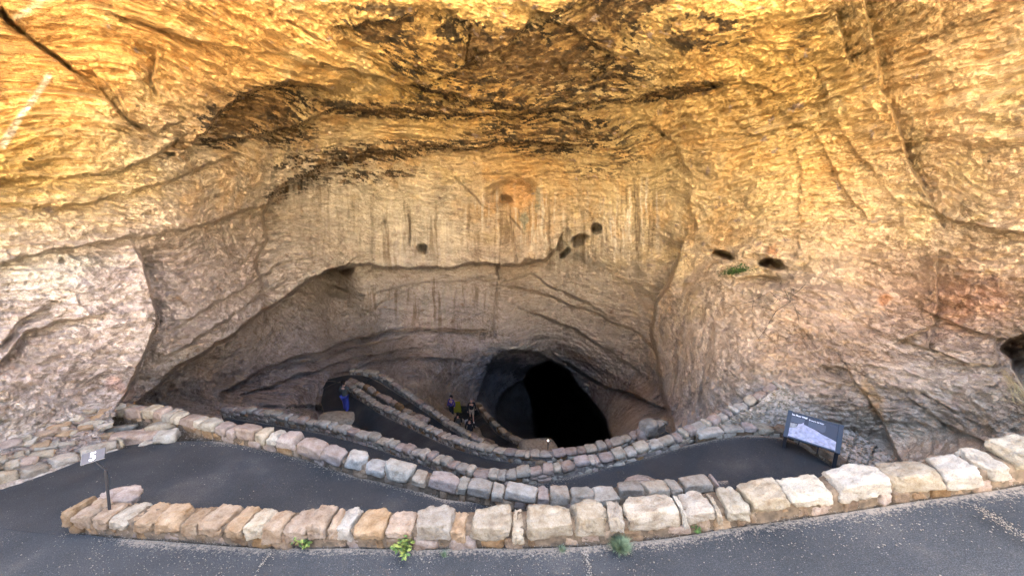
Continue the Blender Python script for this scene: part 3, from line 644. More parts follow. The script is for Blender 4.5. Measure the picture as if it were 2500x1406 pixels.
# fifth and sixth path
n5 = [PD(786,950,23.3), PD(838,930,22.6), PD(880,944,22.0), PD(950,985,20.8), PD(1030,1035,19.2), PD(1110,1080,18.0), PD(1230,1130,17.0)]
f5 = [PD(800,926,24.2), W5P[0], W5P[1], W5P[3], W5P[4], W5P[6], W5P[8]]
strip('fifth_path', list(zip(n5, [off(p, 0, .05, -.015) for p in f5])), 14)
n6 = [PD(1080,1010,30.5), PD(1100,1040,28.5), PD(1150,1082,25.2), PD(1220,1112,23.0), PD(1300,1140,21.5)]
f6 = [PD(1125,990,32.0), W6P[0], W6P[1], W6P[2], W6P[4]]
strip('sixth_path', list(zip(n6, [off(p, 0, .05, -.015) for p in f6])), 12)

# ------------------------------------------------------------------ stone walls
def cube_grid(n):
    bm = bmesh.new(); bmesh.ops.create_cube(bm, size=2.0)
    bmesh.ops.subdivide_edges(bm, edges=bm.edges[:], cuts=n - 1, use_grid_fill=True)
    bm.verts.ensure_lookup_table()
    V = np.array([v.co[:] for v in bm.verts]); Fc = np.array([[v.index for v in f.verts] for f in bm.faces]); bm.free()
    return V, Fc
GRID = {n: cube_grid(n) for n in (2, 3, 4, 7, 9, 13)}
def stone_verts(n, L, Dp, H, rnd, rough=0.05, pw=7.0, cuts=5, skew=0.1):
    V, Fc = GRID[n]; V = V.copy()
    nr = (np.abs(V) ** pw).sum(1) ** (1 / pw); V = V / nr[:, None]
    # shifted corners
    co = rnd.normal(size=(2, 2, 2, 3)) * skew
    t = (V + 1) / 2
    sh = np.zeros_like(V)
    for i in (0, 1):
        for j in (0, 1):
            for k in (0, 1):
                wgt = (t[:, 0] if i else 1 - t[:, 0]) * (t[:, 1] if j else 1 - t[:, 1]) * (t[:, 2] if k else 1 - t[:, 2])
                sh += wgt[:, None] * co[i, j, k]
    V = V + sh * np.array([0.5, 0.6, 0.9])
    for _ in range(cuts):
        nn = rnd.normal(size=3); nn[2] = abs(nn[2]) * 0.8 if rnd.random() < 0.7 else nn[2]; nn /= np.linalg.norm(nn)
        k = np.abs(nn).sum() * rnd.uniform(0.68, 0.92); ex = np.maximum(0, V @ nn - k); V = V - ex[:, None] * nn
    hd = np.array([L, Dp, H]) / 2
    V = V * hd
    sd_ = rnd.uniform(0, 200)
    dn = V / (np.linalg.norm(V / hd, axis=1)[:, None] + 1e-6) / hd; dn /= np.linalg.norm(dn, axis=1)[:, None] + 1e-6
    if n >= 7: V = V + dn * (rough * (0.5 * fbm(V * 4 + sd_, 3, 0.6) - 0.75 * crease(V * 7 + sd_, 3, 3.0, .7) + 0.2))[:, None]
    else: V = V + dn * (rough * fbm(V * 5 + sd_, 2))[:, None]
    return V, Fc
def make_stone(name, parent, centre, yaw, tilt, V, Fc, mat, smooth):
    o = link(name, mesh_np(name, V, Fc, [mat], smooth), parent)
    o.location = tuple(centre); o.rotation_euler = (tilt[0], tilt[1], yaw)
    return o
STONE_LIB = {}
def lib_stone(key, n, rnd, mat, k):
    kk = (key, mat.name, k)
    if kk not in STONE_LIB:
        V, Fc = stone_verts(n, 1, 1, 1, rnd, 0.09, 6.0, 5, 0.13); STONE_LIB[kk] = mesh_np('stone', V, Fc, [mat], False)
    return STONE_LIB[kk]

def wall(label, base, thick, height, cap_h, cap_len, low_len, mats, low_mats, n, drop, rough, joints=None, low=True, mortar=M_MORTAR, seed=1, cap_out=0.02, group='stone walls along the switchback path', name='stone_wall', lowrow=1):
    rnd = np.random.default_rng(seed)
    Lb = resample(base, 0.05); T = np.gradient(Lb, axis=0)
    Th = T.copy(); Th[:, 2] = 0
    for _ in range(6): Th[1:-1] = (Th[:-2] + Th[1:-1] + Th[2:]) / 3
    Th /= np.linalg.norm(Th, axis=1)[:, None]
    Nn = np.stack([-Th[:, 1], Th[:, 0], 0 * Th[:, 0]], -1)
    s = np.concatenate([[0], np.cumsum(np.linalg.norm(np.diff(Lb, axis=0), axis=1))]); S = s[-1]
    root = empty(name, Lb[len(Lb) // 2], label, 'wall', group, 'thing')
    o0 = Lb[len(Lb) // 2]
    def at(x):
        i = int(np.clip(np.searchsorted(s, x), 0, len(s) - 1)); return Lb[i], Th[i], Nn[i], T[i]
    # mortar core
    k = max(1, len(Lb) // 260); q = Lb[::k]; qn = Nn[::k]
    a0 = 0.035; zt = height - cap_h * 0.45
    ring = [(a0, -drop, 0), (a0, zt * 0.5, 1), (a0 + .01, zt, 1), (thick - 0.04, zt, 1), (thick - 0.035, -drop, 0)]
    V = []; 
    for j, (dy, dz, f) in enumerate(ring):
        jit = 0.018 * fbm(q * 6 + j * 9, 2)
        V.append((q + qn * (dy + f * jit)[:, None] + np.array([0, 0, 1.0]) * (dz + 0 * jit)[:, None]) - o0)
    V = np.stack(V, 1); m = len(ring); ii = np.arange(len(q) * m).reshape(len(q), m)
    f = np.stack([ii[:-1, :-1].ravel(), ii[:-1, 1:].ravel(), ii[1:, 1:].ravel(), ii[1:, :-1].ravel()], -1)
    f = np.vstack([f, [[ii[0, 0], ii[0, 1], ii[0, 2], ii[0, 3]], [ii[0, 0], ii[0, 3], ii[0, 4], ii[0, 4]], [ii[-1, 3], ii[-1, 2], ii[-1, 1], ii[-1, 0]]]][:1]) if True else f
    link('mortar', mesh_np('mortar', V.reshape(-1, 3), f, [mortar], True), root)
    # capstones
    if joints is None:
        joints = [0.0]
        while joints[-1] < S:
            r_ = rnd.random(); joints.append(joints[-1] + cap_len * (rnd.uniform(0.45, 0.7) if r_ < 0.25 else rnd.uniform(0.8, 1.45)))
        joints[-1] = S
    for a, b in zip(joints[:-1], joints[1:]):
        if b - a < 0.03: continue
        c, th, nn, tt = at((a + b) / 2); L = (b - a) - 0.012
        ch = cap_h * rnd.uniform(0.8, 1.4); dp = thick * rnd.uniform(0.96, 1.1)
        ctr = c + nn * (thick / 2 + rnd.normal() * 0.012 - cap_out) + np.array([0, 0, height - cap_h + ch / 2 - 0.02 + rnd.normal() * 0.012]) - o0
        yaw = math.atan2(th[1], th[0]) + rnd.normal() * 0.05; slope = -math.atan2(tt[2], np.hypot(tt[0], tt[1]))
        mat = mats(a / S, rnd)
        if n >= 7:
            V, Fc = stone_verts(n, L, dp, ch, rnd, rough, 18.0, 9, 0.13)
            make_stone('stone', root, ctr, yaw, (rnd.normal() * 0.05 - 0.03, slope + rnd.normal() * 0.04), V, Fc, mat, False)
        else:
            o = link('stone', lib_stone('c%d' % n, n, rnd, mat, int(rnd.integers(7))), root)
            o.location = tuple(ctr); o.rotation_euler = (rnd.normal() * 0.05, slope + rnd.normal() * 0.05, yaw + (math.pi if rnd.random() < .5 else 0)); o.scale = (L * 1.03, dp, ch)
            if o.rotation_euler[2] > yaw + 2: o.rotation_euler[1] = -o.rotation_euler[1]
    if low:
        lh = (height - cap_h) / lowrow
        for row in range(lowrow):
            x = 0.0
            while x < S - 0.05:
                L = low_len * rnd.uniform(0.55, 1.7); L = min(L, S - x)
                c, th, nn, tt = at(x + L / 2); hh = (lh + 0.05) * rnd.uniform(0.8, 1.15); dp = (thick - 0.02) * rnd.uniform(0.92, 1.0)
                ctr = c + nn * (thick / 2 + rnd.normal() * 0.012) + np.array([0, 0, lh * (row + 0.5) - 0.015 + rnd.normal() * 0.01]) - o0
                yaw = math.atan2(th[1], th[0]) + rnd.normal() * 0.06; slope = -math.atan2(tt[2], np.hypot(tt[0], tt[1]))
                mat = low_mats(x / S, rnd)
                if n >= 7:
                    V, Fc = stone_verts(7, L - 0.01, dp, hh, rnd, rough, 6.0, 6, 0.16)
                    make_stone('stone', root, ctr, yaw, (rnd.normal() * 0.04, slope + rnd.normal() * 0.07), V, Fc, mat, False)
                else:
                    o = link('stone', lib_stone('l%d' % n, n, rnd, mat, int(rnd.integers(7))), root)
                    o.location = tuple(ctr); o.rotation_euler = (rnd.normal() * 0.05, slope + rnd.normal() * 0.07, yaw); o.scale = (L * 1.02, dp, hh)
                x += L
    return root, Lb, Nn, s

def pick(*pairs):
    ms = [p[0] for p in pairs]; ws = np.array([p[1] for p in pairs], float); ws /= ws.sum()
    return lambda f, rnd: ms[int(rnd.choice(len(ms), p=ws))]
def near_mats(f, rnd):
    r_ = rnd.random()
    if f < 0.3: return M_TAN if r_ < .8 else M_CREAM
    if f < 0.62: return M_CREAM if r_ < .75 else (M_TAN if r_ < .93 else M_WHITE)
    return M_WHITE if r_ < .6 else (M_CREAM if r_ < .95 else M_PINK)
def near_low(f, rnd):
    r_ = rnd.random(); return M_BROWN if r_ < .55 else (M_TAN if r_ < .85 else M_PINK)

# joints of the near wall's capstones, measured along its face
JU = [160,180,216,266,313,374,435,482,547,593,644,690,746,795,820,864,939,1004,1096,1137,1245,1276,1392,1480,1518,1650,1664,1743,1758,1815,1916,2031,2171,2297,2398,2459,2560,2680,2790]
Lb1 = resample(W1P, 0.05); s1 = np.concatenate([[0], np.cumsum(np.linalg.norm(np.diff(Lb1, axis=0), axis=1))])
d1 = Lb1[:, 1] * CP_ - Lb1[:, 2] * SP; u1 = 1250 + F * Lb1[:, 0] / d1
J1 = list(np.interp(JU, u1, s1)); J1[0] = 0; J1[-1] = s1[-1]
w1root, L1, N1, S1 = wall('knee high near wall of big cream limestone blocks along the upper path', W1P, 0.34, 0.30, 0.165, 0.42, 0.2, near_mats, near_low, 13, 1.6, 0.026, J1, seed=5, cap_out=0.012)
wall('stone wall of pinkish blocks along the far side of the second path', W2P, 0.30, 0.31, 0.17, 0.40, 0.26, pick((M_PINK,3),(M_WHITE,4),(M_CREAM,4)), pick((M_BROWN,3),(M_TAN,4),(M_PINK,2)), 7, 2.4, 0.016, seed=6)
wall('curved grey stone wall with a row of square capstones round the third path', W3P, 0.27, 0.33, 0.14, 0.27, 0.22, pick((M_GREY,4),(M_WHITE,3),(M_PINK,2)), pick((M_GREY,4),(M_PINK,2),(M_BROWN,1)), 4, 2.5, 0.03, seed=7, mortar=M_MORTARD, lowrow=2)
wall('shaded grey stone wall along the fourth path beside the man in blue jeans', W4P, 0.32, 0.36, 0.13, 0.32, 0.26, pick((M_GREY,5),(M_PINK,3)), pick((M_GREY,5),(M_BROWN,2)), 3, 2.5, 0.03, seed=8, mortar=M_MORTARD, lowrow=2)
wall('low shaded stone wall between the fifth path and the brown slope', W5P, 0.34, 0.34, 0.14, 0.36, 0.3, pick((M_GREY,5),(M_PINK,2)), pick((M_GREY,4),(M_BROWN,2)), 3, 2.5, 0.03, seed=9, mortar=M_MORTARD)
wall('lowest stone wall beside the people at the dark cave mouth', W6P, 0.36, 0.45, 0.2, 0.42, 0.3, pick((M_GREY,5),(M_BROWN,2)), pick((M_GREY,3),(M_BROWN,2)), 3, 2.0, 0.03, seed=10, mortar=M_MORTARD)
wall('short kerb of rough stones between the fourth and fifth paths', [PD(850,936,22.3), PD(892,955,21.6), PD(952,990,20.3), PD(1000,1018,19.4), PD(1040,1040,18.8)], 0.3, 0.25, 0.2, 0.42, 0.3, pick((M_GREY,3),(M_BROWN,2),(M_PINK,2)), pick((M_GREY,1),(M_BROWN,1)), 3, 1.5, 0.03, seed=12, low=False, mortar=M_MORTARD, name='stone_kerb')
wall('kerb of flat slabs below the information panel at the right hairpin', [PD(1700,1076,9.4), PD(1790,1064,9.45), PD(1860,1062,9.5), PD(1930,1074,9.35), PD(1990,1108,9.0), PD(2055,1152,8.5), PD(2130,1205,7.8)], 0.26, 0.2, 0.13, 0.5, 0.3, pick((M_PINK,3),(M_GREY,3),(M_BROWN,1)), pick((M_GREY,3),(M_BROWN,2)), 7, 0.8, 0.018, seed=13, name='stone_kerb')

wall('long low edging of mortared slabs along the left bank of the second path', [PD(-130, 1216, 5.9), PD(-60, 1204, 6.12), PD(60, 1174, 6.65), PD(180, 1131, 7.2), PD(300, 1094, 7.75)], 0.26, 0.17, 0.15, 0.36, 0.3, pick((M_PINK, 3), (M_CREAM, 3), (M_TAN, 2)), pick((M_GREY, 3), (M_BROWN, 2)), 7, 0.6, 0.03, seed=15, name='stone_kerb')
# gravelly slope between the kerb, the climbing wall and the rock
sa = [PD(1715,1066,9.55), PD(1790,1052,9.66), PD(1860,1048,9.72), PD(1930,1060,9.6), PD(1990,1092,9.25), PD(2060,1138,8.75), PD(2140,1195,8.1)]
sb_ = [PD(1735,1056,9.62), PD(1790,1022,9.72), PD(1845,990,9.8), PD(1905,952,9.75), PD(1990,990,10.1), PD(2090,1060,9.7), PD(2200,1120,9.2)]
A_ = resample(sa, .05); B_ = resample(sb_, .05); A_ = A_[np.linspace(0, len(A_) - 1, 120).astype(int)]; B_ = B_[np.linspace(0, len(B_) - 1, 120).astype(int)]
t_ = np.linspace(0, 1, 40)[None, :, None]; SL = A_[:, None] * (1 - t_) + B_[:, None] * t_
SL[..., 2] += 0.05 * fbm(SL * 1.7, 3) + 0.03 * ridged(SL * 6, 3); ii = np.arange(4800).reshape(120, 40)
M_SLOPE = stone_material('gravel_slope', (.22, .165, .11), (.4, .33, .25), (.52, .46, .38), 9)
tag(link('slope', mesh_np('slope', SL.reshape(-1, 3), np.stack([ii[:-1, :-1].ravel(), ii[:-1, 1:].ravel(), ii[1:, 1:].ravel(), ii[1:, :-1].ravel()], -1), [M_SLOPE], True)), kind='structure')

# ------------------------------------------------------------------ small rocks, gravel
def ico(sub=1):
    bm = bmesh.new(); bmesh.ops.create_icosphere(bm, subdivisions=sub, radius=1.0)
    V = np.array([v.co[:] for v in bm.verts]); Fc = np.array([[v.index for v in f.verts] for f in bm.faces]); bm.free(); return V, Fc
ICO1 = ico(1)
OCT = (np.array([[1,0,0],[-1,0,0],[0,1,0],[0,-1,0],[0,0,1],[0,0,-1]], float), np.array([[0,2,4],[2,1,4],[1,3,4],[3,0,4],[2,0,5],[1,2,5],[3,1,5],[0,3,5]]))
def scatter(name, pts, sizes, mat, rnd, base=OCT, flat=0.6):
    n = len(pts); V0, F0 = base; m = len(V0)
    V = V0[None] * (1 + 0.35 * rnd.normal(size=(n, m, 1))) * np.array([1, 1, flat]) * np.asarray(sizes)[:, None, None] * rnd.uniform(0.7, 1.3, (n, 1, 3))
    a = rnd.uniform(0, 6.28, n); c, s_ = np.cos(a), np.sin(a)
    X = V[..., 0] * c[:, None] - V[..., 1] * s_[:, None]; Y = V[..., 0] * s_[:, None] + V[..., 1] * c[:, None]
    V = np.stack([X, Y, V[..., 2]], -1) + np.asarray(pts)[:, None]
    Fq = (F0[None] + (np.arange(n) * m)[:, None, None]).reshape(-1, 3)
    return tag(link(name, mesh_np(name, V.reshape(-1, 3), Fq, [mat])), kind='stuff')
def along(Lb, Nn, n, rnd, lo, spread, power=2.2):
    i = rnd.integers(0, len(Lb), n); d = lo + spread * rnd.random(n) ** power
    p = Lb[i] - Nn[i] * d[:, None]; p[:, 2] += 0.004; p += rnd.normal(size=p.shape) * np.array([.03, .03, 0]); return p
rg = np.random.default_rng(3)
g1 = along(L1, N1, 6000, rg, -0.02, 0.5, 2.8); s_1 = 0.0025 + 0.0065 * rg.random(len(g1)) ** 3
scatter('gravel', g1, s_1, M_GRAVEL, rg)
def wall_line(pts):
    L = resample(pts, 0.05); T = np.gradient(L, axis=0); T[:, 2] = 0; T /= np.linalg.norm(T, axis=1)[:, None]
    return L, np.stack([-T[:, 1], T[:, 0], 0 * T[:, 0]], -1)
for P_, n_, a_ in ((W2P, 3500, .35), (W3P[6:12], 1500, .3)):
    L, Nn = wall_line(P_); g = along(L, Nn, n_, rg, -0.02, a_, 2.2); scatter('gravel', g, 0.003 + 0.009 * rg.random(len(g)) ** 3, M_GRAVEL, rg)
# loose grains over the upper and second path
def on_path(A, B, n, rnd):
    A = resample(A, .1); B = resample(B, .1); A = A[np.linspace(0, len(A) - 1, 200).astype(int)]; B = B[np.linspace(0, len(B) - 1, 200).astype(int)]
    i = rnd.integers(0, 200, n); t = rnd.random(n)[:, None]; p = A[i] * (1 - t) + B[i] * t; p[:, 2] += 0.012; return p
g = np.vstack([on_path(p1near, p1far, 2200, rg), on_path(near2, far2, 1300, rg), on_path(n3, f3, 500, rg)])
scatter('gravel', g, 0.0025 + 0.006 * rg.random(len(g)) ** 4, M_GRAVEL, rg)
# pale grit that has collected in two cracks of the upper path
def crack(pts, n, wdt, size):
    L = resample([PZ(*p) for p in pts], 0.02); L = L + 0.02 * np.stack([noise3(L * 5), noise3(L * 5 + 9), 0 * L[:, 0]], -1)
    i = rg.integers(0, len(L), n); p = L[i] + rg.normal(size=(n, 3)) * np.array([wdt, wdt, 0]); p[:, 2] += 0.016
    scatter('gravel', p, size * (0.4 + rg.random(n) ** 2), M_GRAVEL, rg)
crack([(1425,1345,-3.9),(1437,1372,-3.9),(1442,1406,-3.9),(1446,1440,-3.9)], 260, 0.016, 0.006)
crack([(2385,1240,-3.05),(2430,1268,-3.07),(2500,1312,-3.08),(2560,1350,-3.1)], 520, 0.04, 0.006)
crack([(665,1350,-4.08),(640,1380,-4.08),(625,1410,-4.08)], 120, 0.01, 0.005)

rr = np.random.default_rng(21)
def rock(parent, name, p, size, mat, yaw=0, tilt=(0, 0), n=7, o0=None):
    V, Fc = stone_verts(n, size[0], size[1], size[2], rr, 0.03, 12.0, 7, 0.16)
    o = link(name, mesh_np(name, V, Fc, [mat], False), parent); o.location = tuple(np.asarray(p) - (o0 if o0 is not None else 0)); o.rotation_euler = (tilt[0], tilt[1], yaw); return o
# rough stone edging on the left bank
bank0 = PD(200, 1120, 7.2)
bank = empty('stone_edging', bank0, 'rough edging of mortared slabs up the left bank beside the second path', 'edging', kind='thing')
for (u, v, d, L, W_, H, yaw, m_) in [(335,1068,8.1,.95,.4,.26,.35,M_PINK),(395,1040,8.35,.6,.35,.16,.4,M_CREAM),(362,1086,7.95,.22,.22,.16,.2,M_GREY),(408,1064,7.95,.42,.28,.2,.3,M_WHITE),(290,1002,9.3,.55,.35,.2,.2,M_TAN),
        (330,1002,9.2,.5,.35,.18,.1,M_CREAM),(255,1005,9.5,.5,.35,.2,.3,M_GREY),(195,1035,8.7,.35,.25,.12,.7,M_WHITE),(212,1022,8.9,.3,.25,.1,.6,M_PINK),(240,1070,8.0,.5,.25,.14,.5,M_TAN),(300,1045,8.7,.5,.3,.12,.5,M_GREY),(450,1030,8.5,.45,.3,.18,.2,M_PINK),(180,1090,7.8,.45,.25,.12,.6,M_PINK),(120,1120,7.3,.4,.2,.1,.7,M_GREY)]:
    rock(bank, 'slab', PD(u, v, d), (L, W_, H), m_, yaw, (rr.normal() * .12 - .15, rr.normal() * .1), o0=bank0)
for _ in range(46):
    t = rr.random(); u = -40 + 400 * t; v = 1165 - 140 * t - rr.random() * (55 + 25 * t)
    rock(bank, 'slab', shell_at(u, v) * 0.995, (rr.uniform(.15, .42), rr.uniform(.12, .22), rr.uniform(.07, .13)), [M_PINK, M_TAN, M_CREAM, M_WHITE][int(rr.integers(4))], rr.uniform(.2, 1.0), (rr.normal() * .15 + .25, rr.normal() * .12), o0=bank0)
pts = []
for _ in range(2600):
    t = rr.random(); u = -40 + 420 * t; v = 1188 - 150 * t - rr.random() * (60 + 30 * t)
    pts.append(shell_at(u, v))
scatter('rubble', np.array(pts), 0.014 + 0.06 * rr.random(len(pts)) ** 3, M_PINK, rr, OCT, 0.6)
pts = SL.reshape(-1, 3)[rr.integers(0, 4800, 2600)] + rr.normal(size=(2600, 3)) * .03
scatter('rubble', np.array(pts), 0.012 + 0.05 * rr.random(len(pts)) ** 3, M_GREY, rr, OCT, 0.6)
pts = [shell_at(700 + 110 * rr.random(), 985 + 40 * rr.random()) for _ in range(300)]
scatter('rubble', np.array(pts), 0.02 + 0.06 * rr.random(300) ** 4, M_GREY, rr, OCT, 0.6)
# loose boulders
def boulder(label, p, size, mat, yaw=0.0):
    V, Fc = stone_verts(7, size[0], size[1], size[2], rr, 0.05, 3.5, 7, 0.18)
    o = link('boulder', mesh_np('boulder', V, Fc, [mat], False)); o.location = tuple(p); o.rotation_euler = (0.1, 0.1, yaw)
    return tag(o, label, 'boulder')
boulder('big dark boulder lying at the foot of the black cave mouth', PD(1312, 1096, 22.5), (2.2, 1.4, .9), M_GREY, .3)
boulder('squared grey block standing on the wall below the right buttress', PD(1583, 1046, 12.2), (.55, .5, .5), M_GREY, .4)
boulder('small brown block beside the squared grey block', PD(1566, 1062, 12.2), (.3, .4, .4), M_PINK, .2)
boulder('flat stone slab leaning behind the left end of the near wall', PZ(292, 1213, -4.16), (.55, .3, .14), M_PINK, .2)
boulder('shaded rock standing at the left turn of the fourth path', PD(825, 1024, 19.4), (1.9, 1.0, .6), M_GREY, .2)

# ------------------------------------------------------------------ signs
def box_verts(x0, x1, y0, y1, z0, z1):
    V = np.array([[x, y, z] for x in (x0, x1) for y in (y0, y1) for z in (z0, z1)], float)
    Fc = np.array([[0,1,3,2],[4,6,7,5],[0,4,5,1],[2,3,7,6],[0,2,6,4],[1,5,7,3]]); return V, Fc
def box(name, parent, dims, mat, bevel=0.004):
    bm = bmesh.new(); V, Fc = box_verts(*dims)
    vs_ = [bm.verts.new(v) for v in V]; [bm.faces.new([vs_[i] for i in f]) for f in Fc]
    bmesh.ops.recalc_face_normals(bm, faces=bm.faces[:])
    if bevel: bmesh.ops.bevel(bm, geom=bm.edges[:], offset=bevel, segments=1, affect='EDGES')
    m = bpy.data.meshes.new(name); bm.to_mesh(m); bm.free(); m.materials.append(mat); return link(name, m, parent)
def bar(name, parent, a, b, wx_, mat):
    a, b = Vector(a), Vector(b); L = (b - a).length
    o = box(name, parent, (-wx_ / 2, wx_ / 2, -wx_ / 2, wx_ / 2, 0, L), mat, wx_ * 0.12)
    o.location = a; o.rotation_euler = (b - a).to_track_quat('Z', 'X').to_euler(); return o
def text(name, parent, s, size, loc, rot, mat, bold=0.0, align='LEFT'):
    cu = bpy.data.curves.new(name, 'FONT'); cu.body = s; cu.size = size; cu.extrude = 0.0012; cu.offset = bold; cu.align_x = align; cu.resolution_u = 3
    t = bpy.data.objects.new('tmp', cu); COL.objects.link(t); bpy.context.view_layer.update()
    m = bpy.data.meshes.new_from_object(t); bpy.data.objects.remove(t); m.name = name; m.materials.clear(); m.materials.append(mat)
    o = link(name, m, parent); o.location = loc; o.rotation_euler = rot; return o
M_PLATE = plain('grey_plate', (0.05, 0.048, 0.052), 0.6, 0.12, 20); M_PLEDGE = plain('plate_edge', (0.16, 0.16, 0.16), 0.6)
M_PRINTW = plain('white_print', (0.6, 0.6, 0.6), 0.7); M_FRAME = plain('dark_blue_frame', (0.022, 0.032, 0.045), 0.5)
M_PANEL = plain('slate_panel', (0.018, 0.023, 0.034), 0.35); M_TEXTB = plain('grey_text_block', (0.045, 0.054, 0.072), 0.4, 0.35, 220)
M_PHOTO = plain('printed_rock_picture', (0.26, 0.26, 0.31), 0.4, 0.35, 14); M_PHOTOG = plain('printed_grey_slope', (0.2, 0.2, 0.19), 0.4, 0.4, 20)

i5 = int(np.argmin(np.abs(u1 - 236)))
p5 = L1[i5] + N1[i5] * 0.19 + np.array([0, 0, 0.25])
mk5 = empty('number_marker', p5, 'small grey number 5 plate on a bent black post in the near wall', 'sign', kind='thing', rz=R(12))
bend = (0.055, 0.03, 0.56)
bar('post', mk5, (0, 0, -0.05), bend, 0.03, M_BLACK)
bar('arm', mk5, bend, (-0.02, 0.02, 0.70), 0.014, M_BLACK)
pl = box('plate', mk5, (-0.135, 0.135, -0.085, 0.085, -0.006, 0.006), M_PLATE, 0.003)
pl.scale = (.86, .86, 1)
pl.location = (-0.05, 0.05, 0.765); pl.rotation_euler = (R(38), R(-8), R(14))
rim = box('rim', pl, (-0.137, 0.137, -0.0885, -0.0855, -0.008, 0.008), M_PLEDGE, 0); rim2 = box('rim', pl, (-0.1385, -0.1355, -0.085, 0.085, -0.008, 0.008), M_PLEDGE, 0)
text('numeral', pl, '5', 0.175, (-0.005, -0.062, 0.0065), (0, 0, 0), M_PRINTW, 0.004, 'CENTER')

# information panel
wc = PD(1978, 1085, 8.75)
way = empty('information_panel', wc, 'dark framed low information panel with a white rock picture at the right hairpin', 'sign', kind='thing', rz=R(-40))
PW, PH = 0.92, 0.6
zc = 0.23
for sx in (-1, 1):
    box('leg', way, (sx * PW / 2 - 0.035, sx * PW / 2 + 0.035, -0.05, 0.05, -0.5, zc + 0.05), M_BLACK, 0.006)
pan = box('panel', way, (-PW / 2, PW / 2, -PH / 2, PH / 2, -0.015, 0.015), M_PANEL, 0.003)
pan.location = (0, 0.02, zc + 0.1); pan.rotation_euler = (R(42), 0, 0)
for sx in (-1, 1): box('frame_rail', pan, (sx * PW / 2 - 0.045, sx * PW / 2 + 0.045, -PH / 2 - 0.03, PH / 2 + 0.03, -0.022, 0.024), M_FRAME, 0.006)
for sy in (-1, 1): box('frame_rail', pan, (-PW / 2 + 0.047, PW / 2 - 0.047, sy * PH / 2 - 0.02, sy * PH / 2 + 0.02, -0.02, 0.022), M_FRAME, 0.005)
def flat_poly(name, parent, pts, z, mat):
    bm = bmesh.new(); f = bm.faces.new([bm.verts.new((x, y, z)) for x, y in pts]); bmesh.ops.triangulate(bm, faces=[f]); m = bpy.data.meshes.new(name); bm.to_mesh(m); bm.free(); m.materials.append(mat); return link(name, m, parent)
flat_poly('printed_picture', pan, [(-.45,-.305),(.45,-.305),(.45,-.1),(.3,-.055),(.16,-.02),(.05,.03),(-.08,.06),(-.17,.085),(-.185,.125),(-.215,.085),(-.275,.06),(-.285,0),(-.26,-.075),(-.33,-.06),(-.41,-.08),(-.445,-.13)], 0.019, M_PHOTO)
flat_poly('printed_picture', pan, [(-.45,-.125),(-.41,-.075),(-.33,-.055),(-.27,-.065),(-.3,.0),(-.29,.05),(-.45,.04)], 0.0178, M_PHOTOG)
for k, cpts in enumerate([[(-.17,.06),(-.13,-.02),(-.06,-.06),(.0,-.08),(.06,-.075),(0,-.095),(-.08,-.085),(-.15,-.04)],[(.02,-.09),(.1,-.1),(.2,-.16),(.27,-.2),(.18,-.18),(.08,-.13)],[(-.02,-.16),(.06,-.17),(.12,-.22),(.03,-.2)]]):
    flat_poly('printed_shade', pan, cpts, 0.0204, plain('printed_shade_%s' % 'abc'[k], (0.25, 0.25, 0.36), 0.4))
flat_poly('text_block', pan, [(-.44,.07),(-.17,.07),(-.17,.21),(-.44,.21)], 0.0178, M_TEXTB)
flat_poly('text_block', pan, [(-.1,.08),(.17,.02),(.21,.06),(.21,.2),(-.1,.2)], 0.0178, M_TEXTB)
text('title', pan, 'The Flow Wall', 0.052, (-.445, .232, 0.019), (0, 0, 0), M_PRINTW, 0.0022)
text('title', pan, 'El muro del flujo', 0.04, (-.1, .214, 0.019), (0, 0, 0), M_PRINTW, 0.001)
for y_ in (.262, .24): flat_poly('small_print', pan, [(.27, y_), (.38, y_), (.38, y_ + .007), (.27, y_ + .007)], 0.019, M_TEXTB)
flat_poly('emblem', pan, [(.425,.27),(.44,.265),(.442,.25),(.433,.236),(.424,.25)], 0.019, M_PRINTW)
for x in (-.2, .14): box('brace', way, (x - .01, x + .01, -0.2, -0.18, zc - .28, zc - 0.12), M_BLACK, 0.002)
box('lower_rail', way, (-PW / 2 + .04, PW / 2 - .04, -0.02, 0.02, 0.06, 0.1), M_BLACK, 0.004)

# caution sign and lamp far below
M_YEL = plain('yellow_plastic', (0.2, 0.175, 0.012), 0.5); M_GREYP = plain('pale_grey_plastic', (0.35, 0.34, 0.33), 0.6)
def floor_sign(label, p, w_, h_, mat, rz):
    r_ = empty('floor_sign', p, label, 'floor sign', kind='thing', rz=rz)
    for sg in (-1, 1):
        bm = bmesh.new(); V = [(-w_/2,0,0),(w_/2,0,0),(w_*.34,0,h_),(-w_*.34,0,h_)]
        f = bm.faces.new([bm.verts.new(v) for v in V]); e = bmesh.ops.extrude_face_region(bm, geom=[f]); bmesh.ops.translate(bm, verts=[x for x in e['geom'] if isinstance(x, bmesh.types.BMVert)], vec=(0, .02, 0)); bmesh.ops.recalc_face_normals(bm, faces=bm.faces[:])
        m = bpy.data.meshes.new('leaf_board'); bm.to_mesh(m); bm.free(); m.materials.append(mat); o = link('board', m, r_); o.rotation_euler = (sg * R(13), 0, 0); o.location = (0, sg * h_ * .235, 0)
    return r_
floor_sign('yellow folding caution sign beside the person in the purple jacket', PD(1117, 1004, 30.2), .62, .85, M_YEL, R(8))
floor_sign('pale grey folding sign in the middle of the lowest path', PD(1141, 1046, 27.2), .42, .72, M_GREYP, R(20))
ml, nt, b = newmat('lamp_glow'); b.inputs['Emission Color'].default_value = (1, .95, .85, 1); b.inputs['Emission Strength'].default_value = 6.0
def path_light(label, p, r_):
    rt = empty('path_light', p, label, 'lamp', kind='thing')
    bar('stem', rt, (0, 0, -.5), (0, 0, 0), .04, M_BLACK)
    V, Fc = ICO1; link('bulb', mesh_np('bulb', V * r_ + np.array([0, 0, r_]), Fc, [ml]), rt)
